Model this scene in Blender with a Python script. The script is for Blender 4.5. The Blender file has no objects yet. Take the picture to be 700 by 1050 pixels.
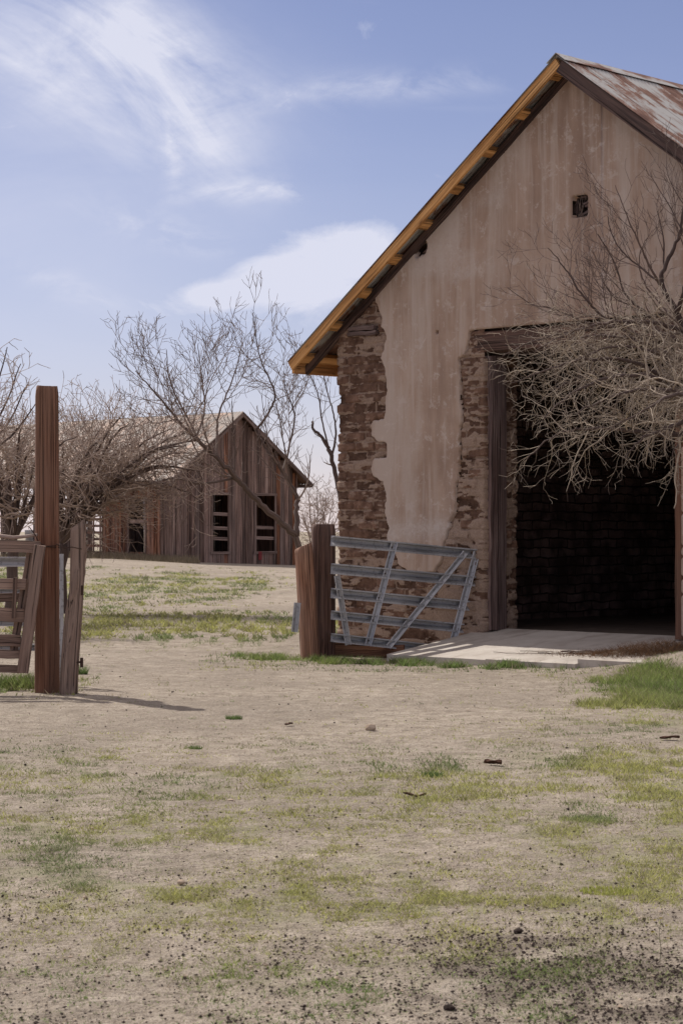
import bpy, math, random
import numpy as np
from mathutils import Vector, Matrix
R = math.radians
sc = bpy.context.scene
COL = sc.collection
F, CX, HY, CAMH = 2157.0, 350.0, 545.0, 1.6      # focal length and horizon read off the photograph (700 x 1050)

# ---------------------------------------------------------------- noise
def _h(ix, iy, seed):
    n = (ix.astype(np.int64) * 374761393 + iy.astype(np.int64) * 668265263 + seed * 1442695041) & 0xFFFFFFFF
    n = ((n ^ (n >> 13)) * 1274126177) & 0xFFFFFFFF
    n = n ^ (n >> 16)
    return (n & 0xFFFFFF) / float(0xFFFFFF)
def vn(x, y, seed=0):
    x = np.asarray(x, float); y = np.asarray(y, float)
    ix = np.floor(x); iy = np.floor(y); fx = x - ix; fy = y - iy
    fx = fx * fx * (3 - 2 * fx); fy = fy * fy * (3 - 2 * fy)
    a = _h(ix, iy, seed); b = _h(ix + 1, iy, seed); c = _h(ix, iy + 1, seed); d = _h(ix + 1, iy + 1, seed)
    return a + (b - a) * fx + (c - a) * fy + (a - b - c + d) * fx * fy
def fbm(x, y, seed=0, o=4):
    s = 0; a = 1; t = 0
    for i in range(o):
        s = s + a * vn(np.asarray(x) * 2 ** i + 13.7 * i, np.asarray(y) * 2 ** i - 7.1 * i, seed + i); t += a; a *= .5
    return s / t
def sst(a, b, x):
    t = np.clip((np.asarray(x, float) - a) / (b - a), 0, 1); return t * t * (3 - 2 * t)

# ---------------------------------------------------------------- terrain
def gz(x, y):
    x = np.asarray(x, float); y = np.asarray(y, float)
    base = .42 * sst(38, 82, y) * np.clip(1 - .10 * (np.clip(x, -30, 30) + 6.5), .2, 1.25)
    base = base - .05 * np.exp(-(((x - 1.0) / 3.0) ** 2 + ((y - 27) / 4.0) ** 2))
    base = base + .27 * np.exp(-(((x - 4.35) / 1.05) ** 2 + ((y - 24.3) / 1.0) ** 2))
    base = base + .05 * (fbm(x * .35, y * .35, 3, 3) - .5) * sst(400, 60, y)
    base = base + .03 * (fbm(x * 1.7, y * 1.7, 9, 3) - .5) * sst(60, 25, y)
    # shallow bank along the gate posts
    return base
def g1(x, y): return float(gz(np.array([x]), np.array([y]))[0])
def P(px, py, Y):
    return Vector(((px - CX) / F * Y, Y, CAMH + (HY - py) / F * Y))

# ---------------------------------------------------------------- mesh builder
class MB:
    def __init__(s): s.v = []; s.f = []; s.gc = []; s.t = []; s.sm = False
    def box(s, c, sx, sy, sz, M=None, tint=None, jit=0.0, rng=random, segs=1, along=2):
        """box centred at c (axes scaled), optional 3x3 rotation; 'along' = grain axis; bent a little when jit > 0"""
        M = M or Matrix.Identity(3); c = Vector(c)
        off = rng.random() * 40; t = tint if tint is not None else (rng.random(), rng.random(), rng.random())
        ax = [0, 1, 2]; ax.remove(along); a, b = ax
        hs = (sx / 2, sy / 2, sz / 2); L = hs[along]; n0 = len(s.v); ja = jb = 0
        bv = min(hs[a], hs[b]) * .12
        prof = [(-hs[a] + bv, -hs[b]), (hs[a] - bv, -hs[b]), (hs[a], -hs[b] + bv), (hs[a], hs[b] - bv), (hs[a] - bv, hs[b]), (-hs[a] + bv, hs[b]), (-hs[a], hs[b] - bv), (-hs[a], -hs[b] + bv)]
        for i in range(segs + 1):
            u = -L + 2 * L * i / segs
            if jit: ja = rng.uniform(-jit, jit); jb = rng.uniform(-jit, jit)
            for (pa, pb) in prof:
                p = [0, 0, 0]; p[along] = u + (rng.uniform(-jit, jit) * 1.5 if i in (0, segs) else 0); p[a] = pa + ja; p[b] = pb + jb
                s.v.append(tuple(c + M @ Vector(p))); s.gc.append((u + off, pa + off * .37, pb + off * .71)); s.t.append(t)
        for i in range(segs):
            for k in range(8):
                k2 = (k + 1) % 8; q = n0 + i * 8
                s.f.append((q + k, q + k2, q + 8 + k2, q + 8 + k))
        s.f.append(tuple(n0 + k for k in range(7, -1, -1))); s.f.append(tuple(n0 + segs * 8 + k for k in range(8)))
    def bar(s, a, b, w, h, up=(0, 0, 1), **k):
        """rectangular bar from a to b, w = across, h = along 'up'"""
        a = Vector(a); b = Vector(b); d = (b - a); L = d.length; d.normalize()
        x = d.cross(Vector(up)); x.normalize(); z = x.cross(d)
        M = Matrix((x, d, z)).transposed()
        s.box((a + b) / 2, w, L, h, M, along=1, **k)
    def tube(s, pts, rad, n=6, tint=(.5, .5, .5), cap=True, wob=0, rng=random, off=0.0):
        n0 = len(s.v); m = len(pts); prev = None; acc = 0
        for i, p in enumerate(pts):
            p = Vector(p); d = (Vector(pts[min(i + 1, m - 1)]) - Vector(pts[max(i - 1, 0)])).normalized()
            if prev is None:
                prev = d.orthogonal().normalized()
            prev = (prev - d * prev.dot(d)); prev = prev.normalized() if prev.length > 1e-6 else d.orthogonal().normalized()
            q = d.cross(prev); r = rad[i]
            if i: acc += (p - Vector(pts[i - 1])).length
            for k in range(n):
                a = 2 * math.pi * k / n; rr = r * (1 + (rng.uniform(-wob, wob) if wob else 0))
                s.v.append(tuple(p + (prev * math.cos(a) + q * math.sin(a)) * rr)); s.gc.append((acc + off, math.cos(a) * r, math.sin(a) * r)); s.t.append(tint)
        for i in range(m - 1):
            for k in range(n):
                k2 = (k + 1) % n; q = n0 + i * n
                s.f.append((q + k, q + k2, q + n + k2, q + n + k))
        if cap and n > 3:
            s.f.append(tuple(n0 + k for k in range(n - 1, -1, -1))); s.f.append(tuple(n0 + (m - 1) * n + k for k in range(n)))
    def grid(s, X, Y, Z, T=None, keep=None, G=None):
        n0 = len(s.v); a, b = X.shape
        s.v += list(zip(X.ravel().tolist(), Y.ravel().tolist(), Z.ravel().tolist()))
        s.gc += list(zip(*(q.ravel().tolist() for q in (G if G is not None else (X, Y, Z)))))
        s.t += (list(zip(*(q.ravel().tolist() for q in T))) if T is not None else [(.5, .5, .5)] * (a * b))
        idx = (np.arange(a * b).reshape(a, b) + n0)
        q = np.stack([idx[:-1, :-1], idx[1:, :-1], idx[1:, 1:], idx[:-1, 1:]], -1)
        if keep is not None: q = q[keep]
        s.f += [tuple(r) for r in q.reshape(-1, 4).tolist()]
    def poly(s, pts, tint=(.5, .5, .5)):
        n0 = len(s.v)
        for p in pts: s.v.append(tuple(p)); s.gc.append(tuple(p)); s.t.append(tint)
        s.f.append(tuple(range(n0, n0 + len(pts))))
    def build(s, name, mat, parent=None, smooth=False):
        me = bpy.data.meshes.new(name); me.from_pydata(s.v, [], s.f)
        a = me.attributes.new('gc', 'FLOAT_VECTOR', 'POINT'); a.data.foreach_set('vector', np.array(s.gc, 'f').ravel())
        t = np.ones((len(s.v), 4), 'f'); t[:, :3] = np.array(s.t, 'f')
        a = me.attributes.new('tint', 'FLOAT_COLOR', 'POINT'); a.data.foreach_set('color', t.ravel())
        if smooth: me.polygons.foreach_set('use_smooth', np.ones(len(me.polygons), bool))
        me.materials.append(mat); me.update()
        o = bpy.data.objects.new(name, me); COL.objects.link(o)
        if parent is not None: o.parent = parent
        return o

def tag(o, label=None, cat=None, group=None, kind=None):
    if label: o['label'] = label
    if cat: o['category'] = cat
    if group: o['group'] = group
    if kind: o['kind'] = kind
    return o
def empty(name, loc, rz=0):
    o = bpy.data.objects.new(name, None); COL.objects.link(o); o.location = loc; o.rotation_euler.z = rz
    o.empty_display_size = .3
    return o

# ---------------------------------------------------------------- materials
class NT:
    def __init__(s, name):
        s.m = bpy.data.materials.new(name); s.m.use_nodes = True; s.t = s.m.node_tree; s.b = s.t.nodes['Principled BSDF']
    def n(s, ty, **k):
        x = s.t.nodes.new(ty)
        for a, b in k.items():
            if hasattr(x, a): setattr(x, a, b)
        return x
    def l(s, a, b): s.t.links.new(a, b)
    def attr(s, name, out='Vector'):
        x = s.n('ShaderNodeAttribute', attribute_name=name); return x.outputs[out]
    def scale(s, vec, sc3):
        x = s.n('ShaderNodeVectorMath', operation='MULTIPLY'); s.l(vec, x.inputs[0]); x.inputs[1].default_value = sc3; return x.outputs[0]
    def noise(s, vec, scale, detail=4, rough=.55, dist=0):
        x = s.n('ShaderNodeTexNoise'); s.l(vec, x.inputs['Vector']); x.inputs['Scale'].default_value = scale
        x.inputs['Detail'].default_value = detail; x.inputs['Roughness'].default_value = rough; x.inputs['Distortion'].default_value = dist
        return x.outputs['Fac']
    def ramp(s, fac, stops, interp='LINEAR'):
        x = s.n('ShaderNodeValToRGB'); e = x.color_ramp.elements; x.color_ramp.interpolation = interp
        for i, (p, c) in enumerate(stops):
            if i > 1: e.new(p)
            e[i].position = p
        for i, (p, c) in enumerate(stops):
            e[i].position = p; c = c if hasattr(c, '__len__') else (c, c, c); e[i].color = (*c, 1)
        s.l(fac, x.inputs[0]); return x.outputs[0]
    def mix(s, f, a, b, mode='MIX'):
        x = s.n('ShaderNodeMix', data_type='RGBA', blend_type=mode); x.clamp_factor = True
        for v, i in ((f, 0), (a, 6), (b, 7)):
            if hasattr(v, 'is_output'): s.l(v, x.inputs[i])
            elif i == 0: x.inputs[0].default_value = v
            else: x.inputs[i].default_value = (*v, 1) if len(v) == 3 else v
        return x.outputs[2]
    def math(s, op, a, b=0.0, c=0.0, clamp=False):
        x = s.n('ShaderNodeMath', operation=op, use_clamp=clamp)
        for v, i in ((a, 0), (b, 1), (c, 2)):
            if hasattr(v, 'is_output'): s.l(v, x.inputs[i])
            else: x.inputs[i].default_value = v
        return x.outputs[0]
    def sep(s, v):
        x = s.n('ShaderNodeSeparateXYZ'); s.l(v, x.inputs[0]); return x.outputs
    def bump(s, h, strength=.5, dist=.01):
        x = s.n('ShaderNodeBump'); x.inputs['Strength'].default_value = strength; x.inputs['Distance'].default_value = dist
        s.l(h, x.inputs['Height']); s.l(x.outputs[0], s.b.inputs['Normal'])
    def out(s, col, rough=.9, metal=0, spec=.3):
        if hasattr(col, 'is_output'): s.l(col, s.b.inputs['Base Color'])
        else: s.b.inputs['Base Color'].default_value = (*col, 1)
        if hasattr(rough, 'is_output'): s.l(rough, s.b.inputs['Roughness'])
        else: s.b.inputs['Roughness'].default_value = rough
        if hasattr(metal, 'is_output'): s.l(metal, s.b.inputs['Metallic'])
        else: s.b.inputs['Metallic'].default_value = metal
        s.b.inputs['Specular IOR Level'].default_value = spec
        return s.m

def wood(name, dark, mid, light, grey=None, greyamt=.5, gx=1.2, cr=26, knots=False, alt=None, soft=0):
    """weathered timber: grain runs along gc.x, every board has its own tint"""
    k = NT(name); gc = k.attr('gc'); t = k.sep(k.attr('tint', 'Color'))
    g = k.noise(k.scale(gc, (gx, cr, cr)), 1.0, 6, .65, .3)
    g2 = k.noise(k.scale(gc, (gx * .6, cr * 3.2, cr * 3.2)), 1.0, 3, .6)
    big = k.noise(k.scale(gc, (1.1, 5, 5)), 1.0, 3, .5)
    col = k.ramp(g, [(.37 - soft, dark), (.50, mid), (.62 + soft, light)])
    if grey:
        col = k.mix(k.math('MULTIPLY', k.ramp(big, [(.35, 0), (.65, 1)]), greyamt), col, grey)
        col = k.mix(k.math('MULTIPLY', t[1], .55), col, grey)
    if alt: col = k.mix(t[2], col, k.ramp(g, [(.37, alt[0]), (.50, alt[1]), (.62, alt[2])]))
    crack = k.ramp(g2, [(.36, 1), (.45, 0)])
    col = k.mix(k.math('MULTIPLY', crack, .85), col, tuple(c * .28 for c in dark))
    val = k.math('MULTIPLY_ADD', t[0], .75, .6)
    v = k.n('ShaderNodeCombineXYZ')
    for i in range(3): k.l(val, v.inputs[i])
    col = k.mix(1.0, col, v.outputs[0], 'MULTIPLY')
    if knots:
        vo = k.n('ShaderNodeTexVoronoi'); k.l(k.scale(gc, (2.2, 9, 9)), vo.inputs['Vector']); vo.inputs['Scale'].default_value = 1
        col = k.mix(k.ramp(vo.outputs['Distance'], [(.05, .85), (.13, 0)]), col, tuple(c * .3 for c in mid))
    h = k.math('ADD', k.math('MULTIPLY', g, .6), k.math('MULTIPLY', k.ramp(g2, [(.33, 0), (.43, 1)]), .6))
    k.bump(h, .9, .009)
    return k.out(col, .85, 0, .25)

M = {}
M['post_red'] = wood('post_wood', (.085, .036, .022), (.215, .098, .058), (.32, .17, .105), (.23, .14, .10), .55, 1.0, 44, soft=.07)
M['post_tan'] = wood('post_wood_tan', (0.072, 0.032, 0.020), (0.290, 0.138, 0.080), (0.493, 0.275, 0.174), (0.290, 0.189, 0.145), .5, 1.0, 24, soft=.05)
M['post_dark'] = wood('post_wood_dark', (0.036, 0.019, 0.014), (0.138, 0.072, 0.052), (0.275, 0.167, 0.123), (0.174, 0.123, 0.104), .4, 1.0, 28, soft=.05)
M['post_grey'] = wood('post_wood_grey', (0.082, 0.048, 0.037), (0.223, 0.144, 0.109), (0.404, 0.288, 0.225), (0.328, 0.241, 0.192), .5, 1.2, 26, soft=.05)
M['rail_grey'] = wood('rail_wood', (0.072, 0.040, 0.030), (0.217, 0.134, 0.100), (0.406, 0.275, 0.209), (0.290, 0.210, 0.169), .6, 1.4, 26, soft=.05)
M['barn_grey'] = wood('barn_board', (0.041, 0.026, 0.023), (0.152, 0.110, 0.102), (0.290, 0.229, 0.217), (0.217, 0.181, 0.181), .4, .6, 11)
M['barn_grey'] = wood('barn_board', (.050, .028, .020), (.185, .118, .092), (.33, .235, .195), (.235, .175, .152), .4, .6, 11, False, ((.04, .015, .009), (.175, .066, .033), (.33, .15, .078)))
M['new_wood'] = wood('new_timber', (0.391, 0.196, 0.075), (0.598, 0.310, 0.115), (0.759, 0.437, 0.184), None, 0, .8, 14, True)
M['old_rafter'] = wood('old_rafter', (0.023, 0.013, 0.012), (0.087, 0.049, 0.041), (0.174, 0.110, 0.090), (0.109, 0.080, 0.072), .3, 1, 16)
M['jamb'] = wood('jamb_wood', (0.043, 0.023, 0.020), (0.138, 0.084, 0.072), (0.275, 0.196, 0.174), (0.189, 0.142, 0.131), .5, 1.1, 20)

def m_galv():
    k = NT('galvanised_steel'); gc = k.attr('gc')
    a = k.noise(k.scale(gc, (1.2, 2, 2)), 1.5, 3, .5); b = k.noise(gc, 30, 3, .6)
    col = k.ramp(a, [(.35, (.33, .33, .34)), (.65, (.52, .52, .53))])
    col = k.mix(k.ramp(b, [(.55, 0), (.68, .55)]), col, (.11, .085, .075))
    k.bump(b, .25, .002)
    return k.out(col, k.ramp(a, [(.3, .38), (.7, .58)]), .55, .5)
M['galv'] = m_galv()

def m_roof(name, rust1, rust2, pale, amt=.5, shed=False):
    k = NT(name); gc = k.attr('gc'); s3 = k.sep(gc)
    st = k.noise(k.scale(gc, (.55, 3.2, .55)), 1.0, 5, .62, .4)     # streaks run down the slope
    bl = k.noise(k.scale(gc, (1.1, 1.5, 1.1)), 1.3, 6, .65, .8)
    f = k.math('ADD', k.math('MULTIPLY', st, .5), k.math('MULTIPLY', bl, .5))
    col = k.ramp(f, [(amt - .09, rust1), (amt - .01, rust2), (amt + .05, pale), (amt + .2, tuple(c * 1.15 for c in pale))])
    sheet = k.math('FRACT', k.math('MULTIPLY', s3[1], 1.45))
    lap = k.ramp(sheet, [(0, 1), (.035, 0)])
    col = k.mix(k.math('MULTIPLY', lap, .6), col, tuple(c * .5 for c in rust1))
    k.bump(k.noise(gc, 40, 3, .6), .25, .003)
    return k.out(col, .62, k.ramp(f, [(amt, 0), (amt + .06, .35)]), .4)
M['roof'] = m_roof('rusty_corrugated_steel', (.115, .045, .028), (.24, .125, .085), (.46, .45, .43), .475)
M['roof_far'] = m_roof('weathered_roof_steel', (0.059, 0.028, 0.016), (0.114, 0.058, 0.034), (0.158, 0.088, 0.057), .50)

def m_adobe():
    k = NT('adobe_brick'); gc = k.attr('gc'); t = k.sep(k.attr('tint', 'Color'))
    n1 = k.noise(gc, 9, 6, .7); n2 = k.noise(gc, 55, 4, .65); n3 = k.noise(k.scale(gc, (1, 1, .6)), 3.1, 4, .6)
    br = k.ramp(n1, [(.3, (0.088, 0.047, 0.033)), (.5, (0.159, 0.092, 0.063)), (.7, (0.258, 0.158, 0.112))])
    val = k.math('MULTIPLY_ADD', t[0], .65, .68); v = k.n('ShaderNodeCombineXYZ')
    for i in range(3): k.l(val, v.inputs[i])
    br = k.mix(1.0, br, v.outputs[0], 'MULTIPLY')
    mud = k.ramp(n2, [(.3, (.29, .20, .148)), (.7, (.49, .365, .28))])
    m = k.math('ADD', t[1], k.math('MULTIPLY', k.math('SUBTRACT', n1, .5), .9), clamp=True)
    m = k.ramp(m, [(.40, 0), (.66, .9)])
    col = k.mix(m, br, mud)
    col = k.mix(k.ramp(n3, [(.62, 0), (.76, .35)]), col, (.30, .215, .165))
    h = k.math('ADD', k.math('MULTIPLY', n2, .6), k.math('MULTIPLY', n1, .8))
    k.bump(h, 1.0, .03)
    return k.out(col, .96, 0, .15)
M['adobe'] = m_adobe()

def m_plaster():
    k = NT('lime_plaster'); gc = k.attr('gc'); t = k.sep(k.attr('tint', 'Color')); s3 = k.sep(gc)
    big = k.noise(gc, 1.1, 5, .6, .3); fine = k.noise(gc, 26, 5, .7); grit = k.noise(gc, 140, 2, .5)
    run = k.noise(k.scale(gc, (1.5, 1.5, .20)), 1.0, 6, .62, .35)       # rain runs down the wall
    run2 = k.noise(k.scale(gc, (11, 11, .5)), 1.0, 4, .6, .15)
    spots = k.noise(gc, 5.2, 6, .72, .5)
    col = k.ramp(big, [(.28, (0.332, 0.231, 0.170)), (.5, (0.420, 0.302, 0.231)), (.72, (0.508, 0.382, 0.301))])
    col = k.mix(k.ramp(run, [(.48, 0), (.60, .85)]), col, (0.525, 0.432, 0.366))
    col = k.mix(k.ramp(run, [(.34, .55), (.47, 0)]), col, (0.226, 0.149, 0.113))
    col = k.mix(k.ramp(run2, [(.54, 0), (.66, .40)]), col, (0.585, 0.499, 0.432))
    pat = k.ramp(k.math('ADD', k.math('MULTIPLY', spots, .7), k.math('MULTIPLY', fine, .3)), [(.545, 0), (.60, .55)])
    col = k.mix(pat, col, (0.572, 0.485, 0.426))
    col = k.mix(k.ramp(spots, [(.26, .22), (.34, 0)]), col, (0.200, 0.133, 0.106))
    # hairline cracks
    vo = k.n('ShaderNodeTexVoronoi', feature='DISTANCE_TO_EDGE')
    wv = k.n('ShaderNodeVectorMath', operation='MULTIPLY_ADD'); nn = k.n('ShaderNodeTexNoise'); k.l(gc, nn.inputs['Vector']); nn.inputs['Scale'].default_value = 3
    k.l(nn.outputs['Color'], wv.inputs[0]); wv.inputs[1].default_value = (.5, .5, .5); k.l(gc, wv.inputs[2]); k.l(wv.outputs[0], vo.inputs['Vector']); vo.inputs['Scale'].default_value = .9
    cr = k.math('MULTIPLY', k.ramp(vo.outputs['Distance'], [(.004, 1), (.010, 0)]), k.ramp(spots, [(.50, 0), (.60, .45)]))
    col = k.mix(cr, col, (0.625, 0.545, 0.479))
    # broken edge shows the mud backing; a pale horizontal repair band low on the wall
    col = k.mix(k.ramp(t[0], [(.06, 1), (.30, 0)]), col, (0.479, 0.319, 0.219))
    col = k.mix(k.math('MULTIPLY', t[1], k.ramp(fine, [(.40, .35), (.62, .8)])), col, (0.572, 0.499, 0.446))
    k.bump(k.math('ADD', k.math('MULTIPLY', fine, .7), k.math('ADD', k.math('MULTIPLY', grit, .25), k.math('MULTIPLY', spots, .5))), .55, .012)
    return k.out(col, .95, 0, .15)
M['plaster'] = m_plaster()

def m_inner():
    k = NT('adobe_interior'); gc = k.attr('gc')
    b = k.n('ShaderNodeTexBrick'); s3 = k.sep(gc); c = k.n('ShaderNodeCombineXYZ')
    k.l(k.math('ADD', s3[0], s3[1]), c.inputs[0]); k.l(s3[2], c.inputs[1]); nz = k.n('ShaderNodeTexNoise'); k.l(gc, nz.inputs['Vector']); nz.inputs['Scale'].default_value = 2.6; nz.inputs['Detail'].default_value = 5
    wv = k.n('ShaderNodeVectorMath', operation='MULTIPLY_ADD'); k.l(nz.outputs['Color'], wv.inputs[0]); wv.inputs[1].default_value = (.16, .11, 0); k.l(c.outputs[0], wv.inputs[2]); k.l(wv.outputs[0], b.inputs['Vector'])
    b.inputs['Color1'].default_value = (.23, .15, .13, 1); b.inputs['Color2'].default_value = (.42, .285, .25, 1); b.inputs['Mortar'].default_value = (.055, .036, .03, 1)
    b.inputs['Scale'].default_value = 1; b.inputs['Brick Width'].default_value = .42; b.inputs['Row Height'].default_value = .14; b.inputs['Mortar Size'].default_value = .014; b.inputs['Mortar Smooth'].default_value = .5
    n = k.noise(gc, 3, 5, .6)
    col = k.mix(k.ramp(n, [(.40, .85), (.62, 0)]), b.outputs['Color'], (.08, .055, .045))
    h = k.math('SUBTRACT', k.noise(gc, 30, 4, .6), b.outputs['Fac']); k.bump(h, .8, .02)
    return k.out(col, .95, 0, .1)
M['inner'] = m_inner()

def m_simple(name, c1, c2, sc_=8, rough=.95, bump=.5, dist=.01, spec=.2):
    k = NT(name); gc = k.attr('gc'); n = k.noise(gc, sc_, 6, .65)
    col = k.ramp(n, [(.3, c1), (.7, c2)]); k.bump(k.noise(gc, sc_ * 5, 4, .65), bump, dist)
    return k.out(col, rough, 0, spec)
def m_concrete():
    k = NT('concrete'); gc = k.attr('gc'); n = k.noise(gc, 2.2, 6, .65); f = k.noise(gc, 60, 4, .65); st = k.noise(k.scale(gc, (2, .6, 1)), 2.4, 5, .6)
    col = k.ramp(n, [(.3, (0.414, 0.362, 0.311)), (.7, (0.564, 0.512, 0.452))])
    col = k.mix(k.ramp(st, [(.52, 0), (.66, .5)]), col, (.30, .24, .195))
    col = k.mix(k.ramp(f, [(.62, 0), (.72, .6)]), col, (.22, .17, .14))
    k.bump(f, .5, .005)
    return k.out(col, .93, 0, .2)
M['concrete'] = m_concrete()
M['floor'] = m_simple('dirt_floor', (.10, .075, .06), (.18, .14, .115), 3)
M['stone'] = m_simple('stone', (.36, .27, .19), (.56, .45, .34), 20)
M['leaf'] = m_simple('dry_leaf', (.06, .03, .02), (.16, .085, .055), 40)
M['wire'] = m_simple('rusty_wire', (.035, .022, .018), (.09, .055, .04), 40)
M['clod'] = m_simple('dark_droppings', (.020, .014, .012), (.075, .052, .042), 60)
M['redpaint'] = m_simple('red_paint', (.16, .025, .03), (.26, .06, .055), 9)
def m_bark(name, c1, c2, c3):
    k = NT(name); gc = k.attr('gc'); t = k.sep(k.attr('tint', 'Color'))
    n = k.noise(k.scale(gc, (3, 30, 30)), 1.0, 5, .65)
    col = k.ramp(n, [(.3, c1), (.7, c2)]); col = k.mix(t[0], col, c3)
    k.bump(n, .8, .01); return k.out(col, .85, 0, .25)
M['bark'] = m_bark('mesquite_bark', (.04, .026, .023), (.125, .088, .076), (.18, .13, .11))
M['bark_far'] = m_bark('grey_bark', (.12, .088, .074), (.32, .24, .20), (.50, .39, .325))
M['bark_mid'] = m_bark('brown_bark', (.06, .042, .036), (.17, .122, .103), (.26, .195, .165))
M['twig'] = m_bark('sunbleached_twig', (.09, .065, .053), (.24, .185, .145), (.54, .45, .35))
def m_grass():
    k = NT('grass_blade'); t = k.attr('tint', 'Color')
    d = k.n('ShaderNodeBsdfTranslucent'); k.l(t, d.inputs['Color']); mx = k.n('ShaderNodeMixShader'); mx.inputs[0].default_value = .38
    k.out(t, .75, 0, .2); k.l(k.b.outputs[0], mx.inputs[1]); k.l(d.outputs[0], mx.inputs[2]); k.l(mx.outputs[0], k.t.nodes['Material Output'].inputs[0])
    return k.m
M['grass'] = m_grass()
def m_ground():
    k = NT('sandy_ground'); gc = k.attr('gc'); t = k.sep(k.attr('tint', 'Color'))
    n1 = k.noise(gc, .45, 5, .6, .4); n2 = k.noise(gc, 4.5, 6, .68); n3 = k.noise(gc, 38, 5, .7); n4 = k.noise(gc, 11, 4, .7, .4)
    c = k.ramp(n2, [(.34, (0.303, 0.250, 0.194)), (.5, (0.424, 0.354, 0.279)), (.66, (0.539, 0.458, 0.368))])
    c = k.mix(k.ramp(n1, [(.40, .42), (.58, 0)]), c, (.255, .212, .168))
    c = k.mix(k.ramp(n3, [(.36, .75), (.47, 0)]), c, (.16, .128, .10))
    n5 = k.noise(gc, 95, 3, .7); c = k.mix(k.ramp(n5, [(.36, .7), (.45, 0)]), c, (.12, .095, .075)); c = k.mix(k.ramp(n5, [(.58, 0), (.68, .55)]), c, (.62, .56, .48))
    c = k.mix(k.ramp(n3, [(.58, 0), (.70, .45)]), c, (.56, .51, .44))
    gm = k.math('ADD', t[0], k.math('MULTIPLY', k.math('SUBTRACT', n4, .5), 1.1), clamp=True)
    c = k.mix(k.ramp(gm, [(.34, 0), (.95, .52)]), c, k.ramp(n2, [(.3, (.22, .215, .115)), (.7, (.34, .32, .19))]))
    dk = k.math('ADD', t[1], k.math('MULTIPLY', k.math('SUBTRACT', n4, .5), 1.3), clamp=True)
    c = k.mix(k.ramp(dk, [(.50, 0), (.95, .42)]), c, (.115, .088, .072))
    h = k.math('ADD', k.math('MULTIPLY', n3, .6), k.math('ADD', n4, k.math('MULTIPLY', n2, 1.0))); k.bump(h, 1.0, .045)
    return k.out(c, .97, 0, .12)
M['ground'] = m_ground()

# ---------------------------------------------------------------- ground cover fields
def img(x, y):      # where a ground point falls in the photograph: only used to read the patches off it
    return CX + F * x / y, HY + F * CAMH / y
def gband(x, y, raw=False):
    return gdens(x, y, True)
def gdens(x, y, raw=False):
    """how grassy the ground is, 0..1"""
    n = fbm(x * 1.5, y * .8, 21, 7); n2 = fbm(x * 9.1 * sst(60, 20, y) + x * 1.6, y * 5.2 * sst(60, 20, y) + y * .5, 31, 5); n3 = fbm(x * .28, y * .2, 41, 3)
    b = np.zeros_like(x)
    b += .62 * sst(15.8, 12.0, y) * sst(8.3, 9.4, y)
    b += .34 * sst(7.2, 7.7, y) * sst(9.9, 8.6, y) 
    b += .38 * sst(19, 14, y) * sst(12, 13.5, y)
    b += .30 * sst(6.2, 7.0, y) * sst(8.0, 7.2, y)
    b += .28 * sst(.3, 2.2, x) * sst(9, 12, y) * sst(21, 16, y)
    b += 1.35 * np.exp(-((y - 36.5) / 4.6) ** 2) * sst(3.5, 1.5, x)
    b += .25 * np.exp(-((y - 30.5) / 2.5) ** 2) * sst(1.5, -1, x)
    b += 1.7 * np.exp(-((y - 58) / 12) ** 2) * sst(-1.0, -4, x) + .35 * np.exp(-((y - 60) / 16) ** 2)
    b += .9 * sst(90, 110, y)
    b += 1.3 * sst(.28, .52, fbm(x * 2.6, y * 1.8, 49, 5)) * np.exp(-((x - 2.95 - .22 * (y - 20)) / .80) ** 2 - ((y - 20.0) / 2.2) ** 2)
    # the green bank by the doorway, verge under the gate, tuft at the left post
    b += 1.3 * sst(.26, .50, fbm(x * 2.3, y * 1.6, 48, 5)) * np.exp(-(((x - 3.7) / 1.15) ** 2 + ((y - 21.6) / 1.7) ** 2)) + 1.5 * np.exp(-(((x - 4.7) / .9) ** 2 + ((y - 23.3) / 1.2) ** 2))
    dv = np.abs((y - 26.2) + .60 * (x - .3) - .5 * np.sin(x * 2.1) * .3)
    vn_ = sst(.38, .58, fbm(x * 3.1, y * 3.1, 47, 4)); b += 2.3 * vn_ * np.exp(-(dv / .38) ** 2) * sst(-1.6, -.9, x) * sst(3.2, 2.4, x)
    b += 1.1 * np.exp(-(((x + 3.4) / .62) ** 2 + ((y - 21.6) / .7) ** 2))
    # trodden path
    b -= .9 * np.exp(-(((y - 23.2 + .2 * x) / 1.9) ** 2)) * sst(3.0, 1.8, x) * sst(-5, -2, x) * (1 - np.exp(-(dv / .5) ** 2) * sst(-1.6, -.9, x))
    if raw: return np.clip(b * (.50 + .50 * sst(.38, .66, n)) * (.45 + 1.0 * sst(.42, .60, fbm(x * 4.3, y * 2.6, 37, 5))), 0, 1.3)
    return np.clip(b * (.45 + .50 * sst(.40, .62, n)) * (.25 + 1.25 * sst(.40, .62, n2)) + .10 * (n3 - .5), 0, 1)
def ddens(x, y):
    n = fbm(x * 1.4, y * 1.1, 77, 4); n2 = fbm(x * 5, y * 4, 87, 2)
    b = .95 * sst(8.9, 7.7, y) + .18 * sst(11, 8.6, y)
    b += .35 * np.exp(-(((x + .9) / .7) ** 2 + ((y - 23.0) / .8) ** 2)) + .4 * np.exp(-(((x + 1.7) / 1.2) ** 2 + ((y - 20.6) / .5) ** 2))
    return np.clip(b * (.15 + .85 * sst(.42, .66, n)) * (.4 + sst(.4, .6, n2)), 0, 1)

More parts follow.
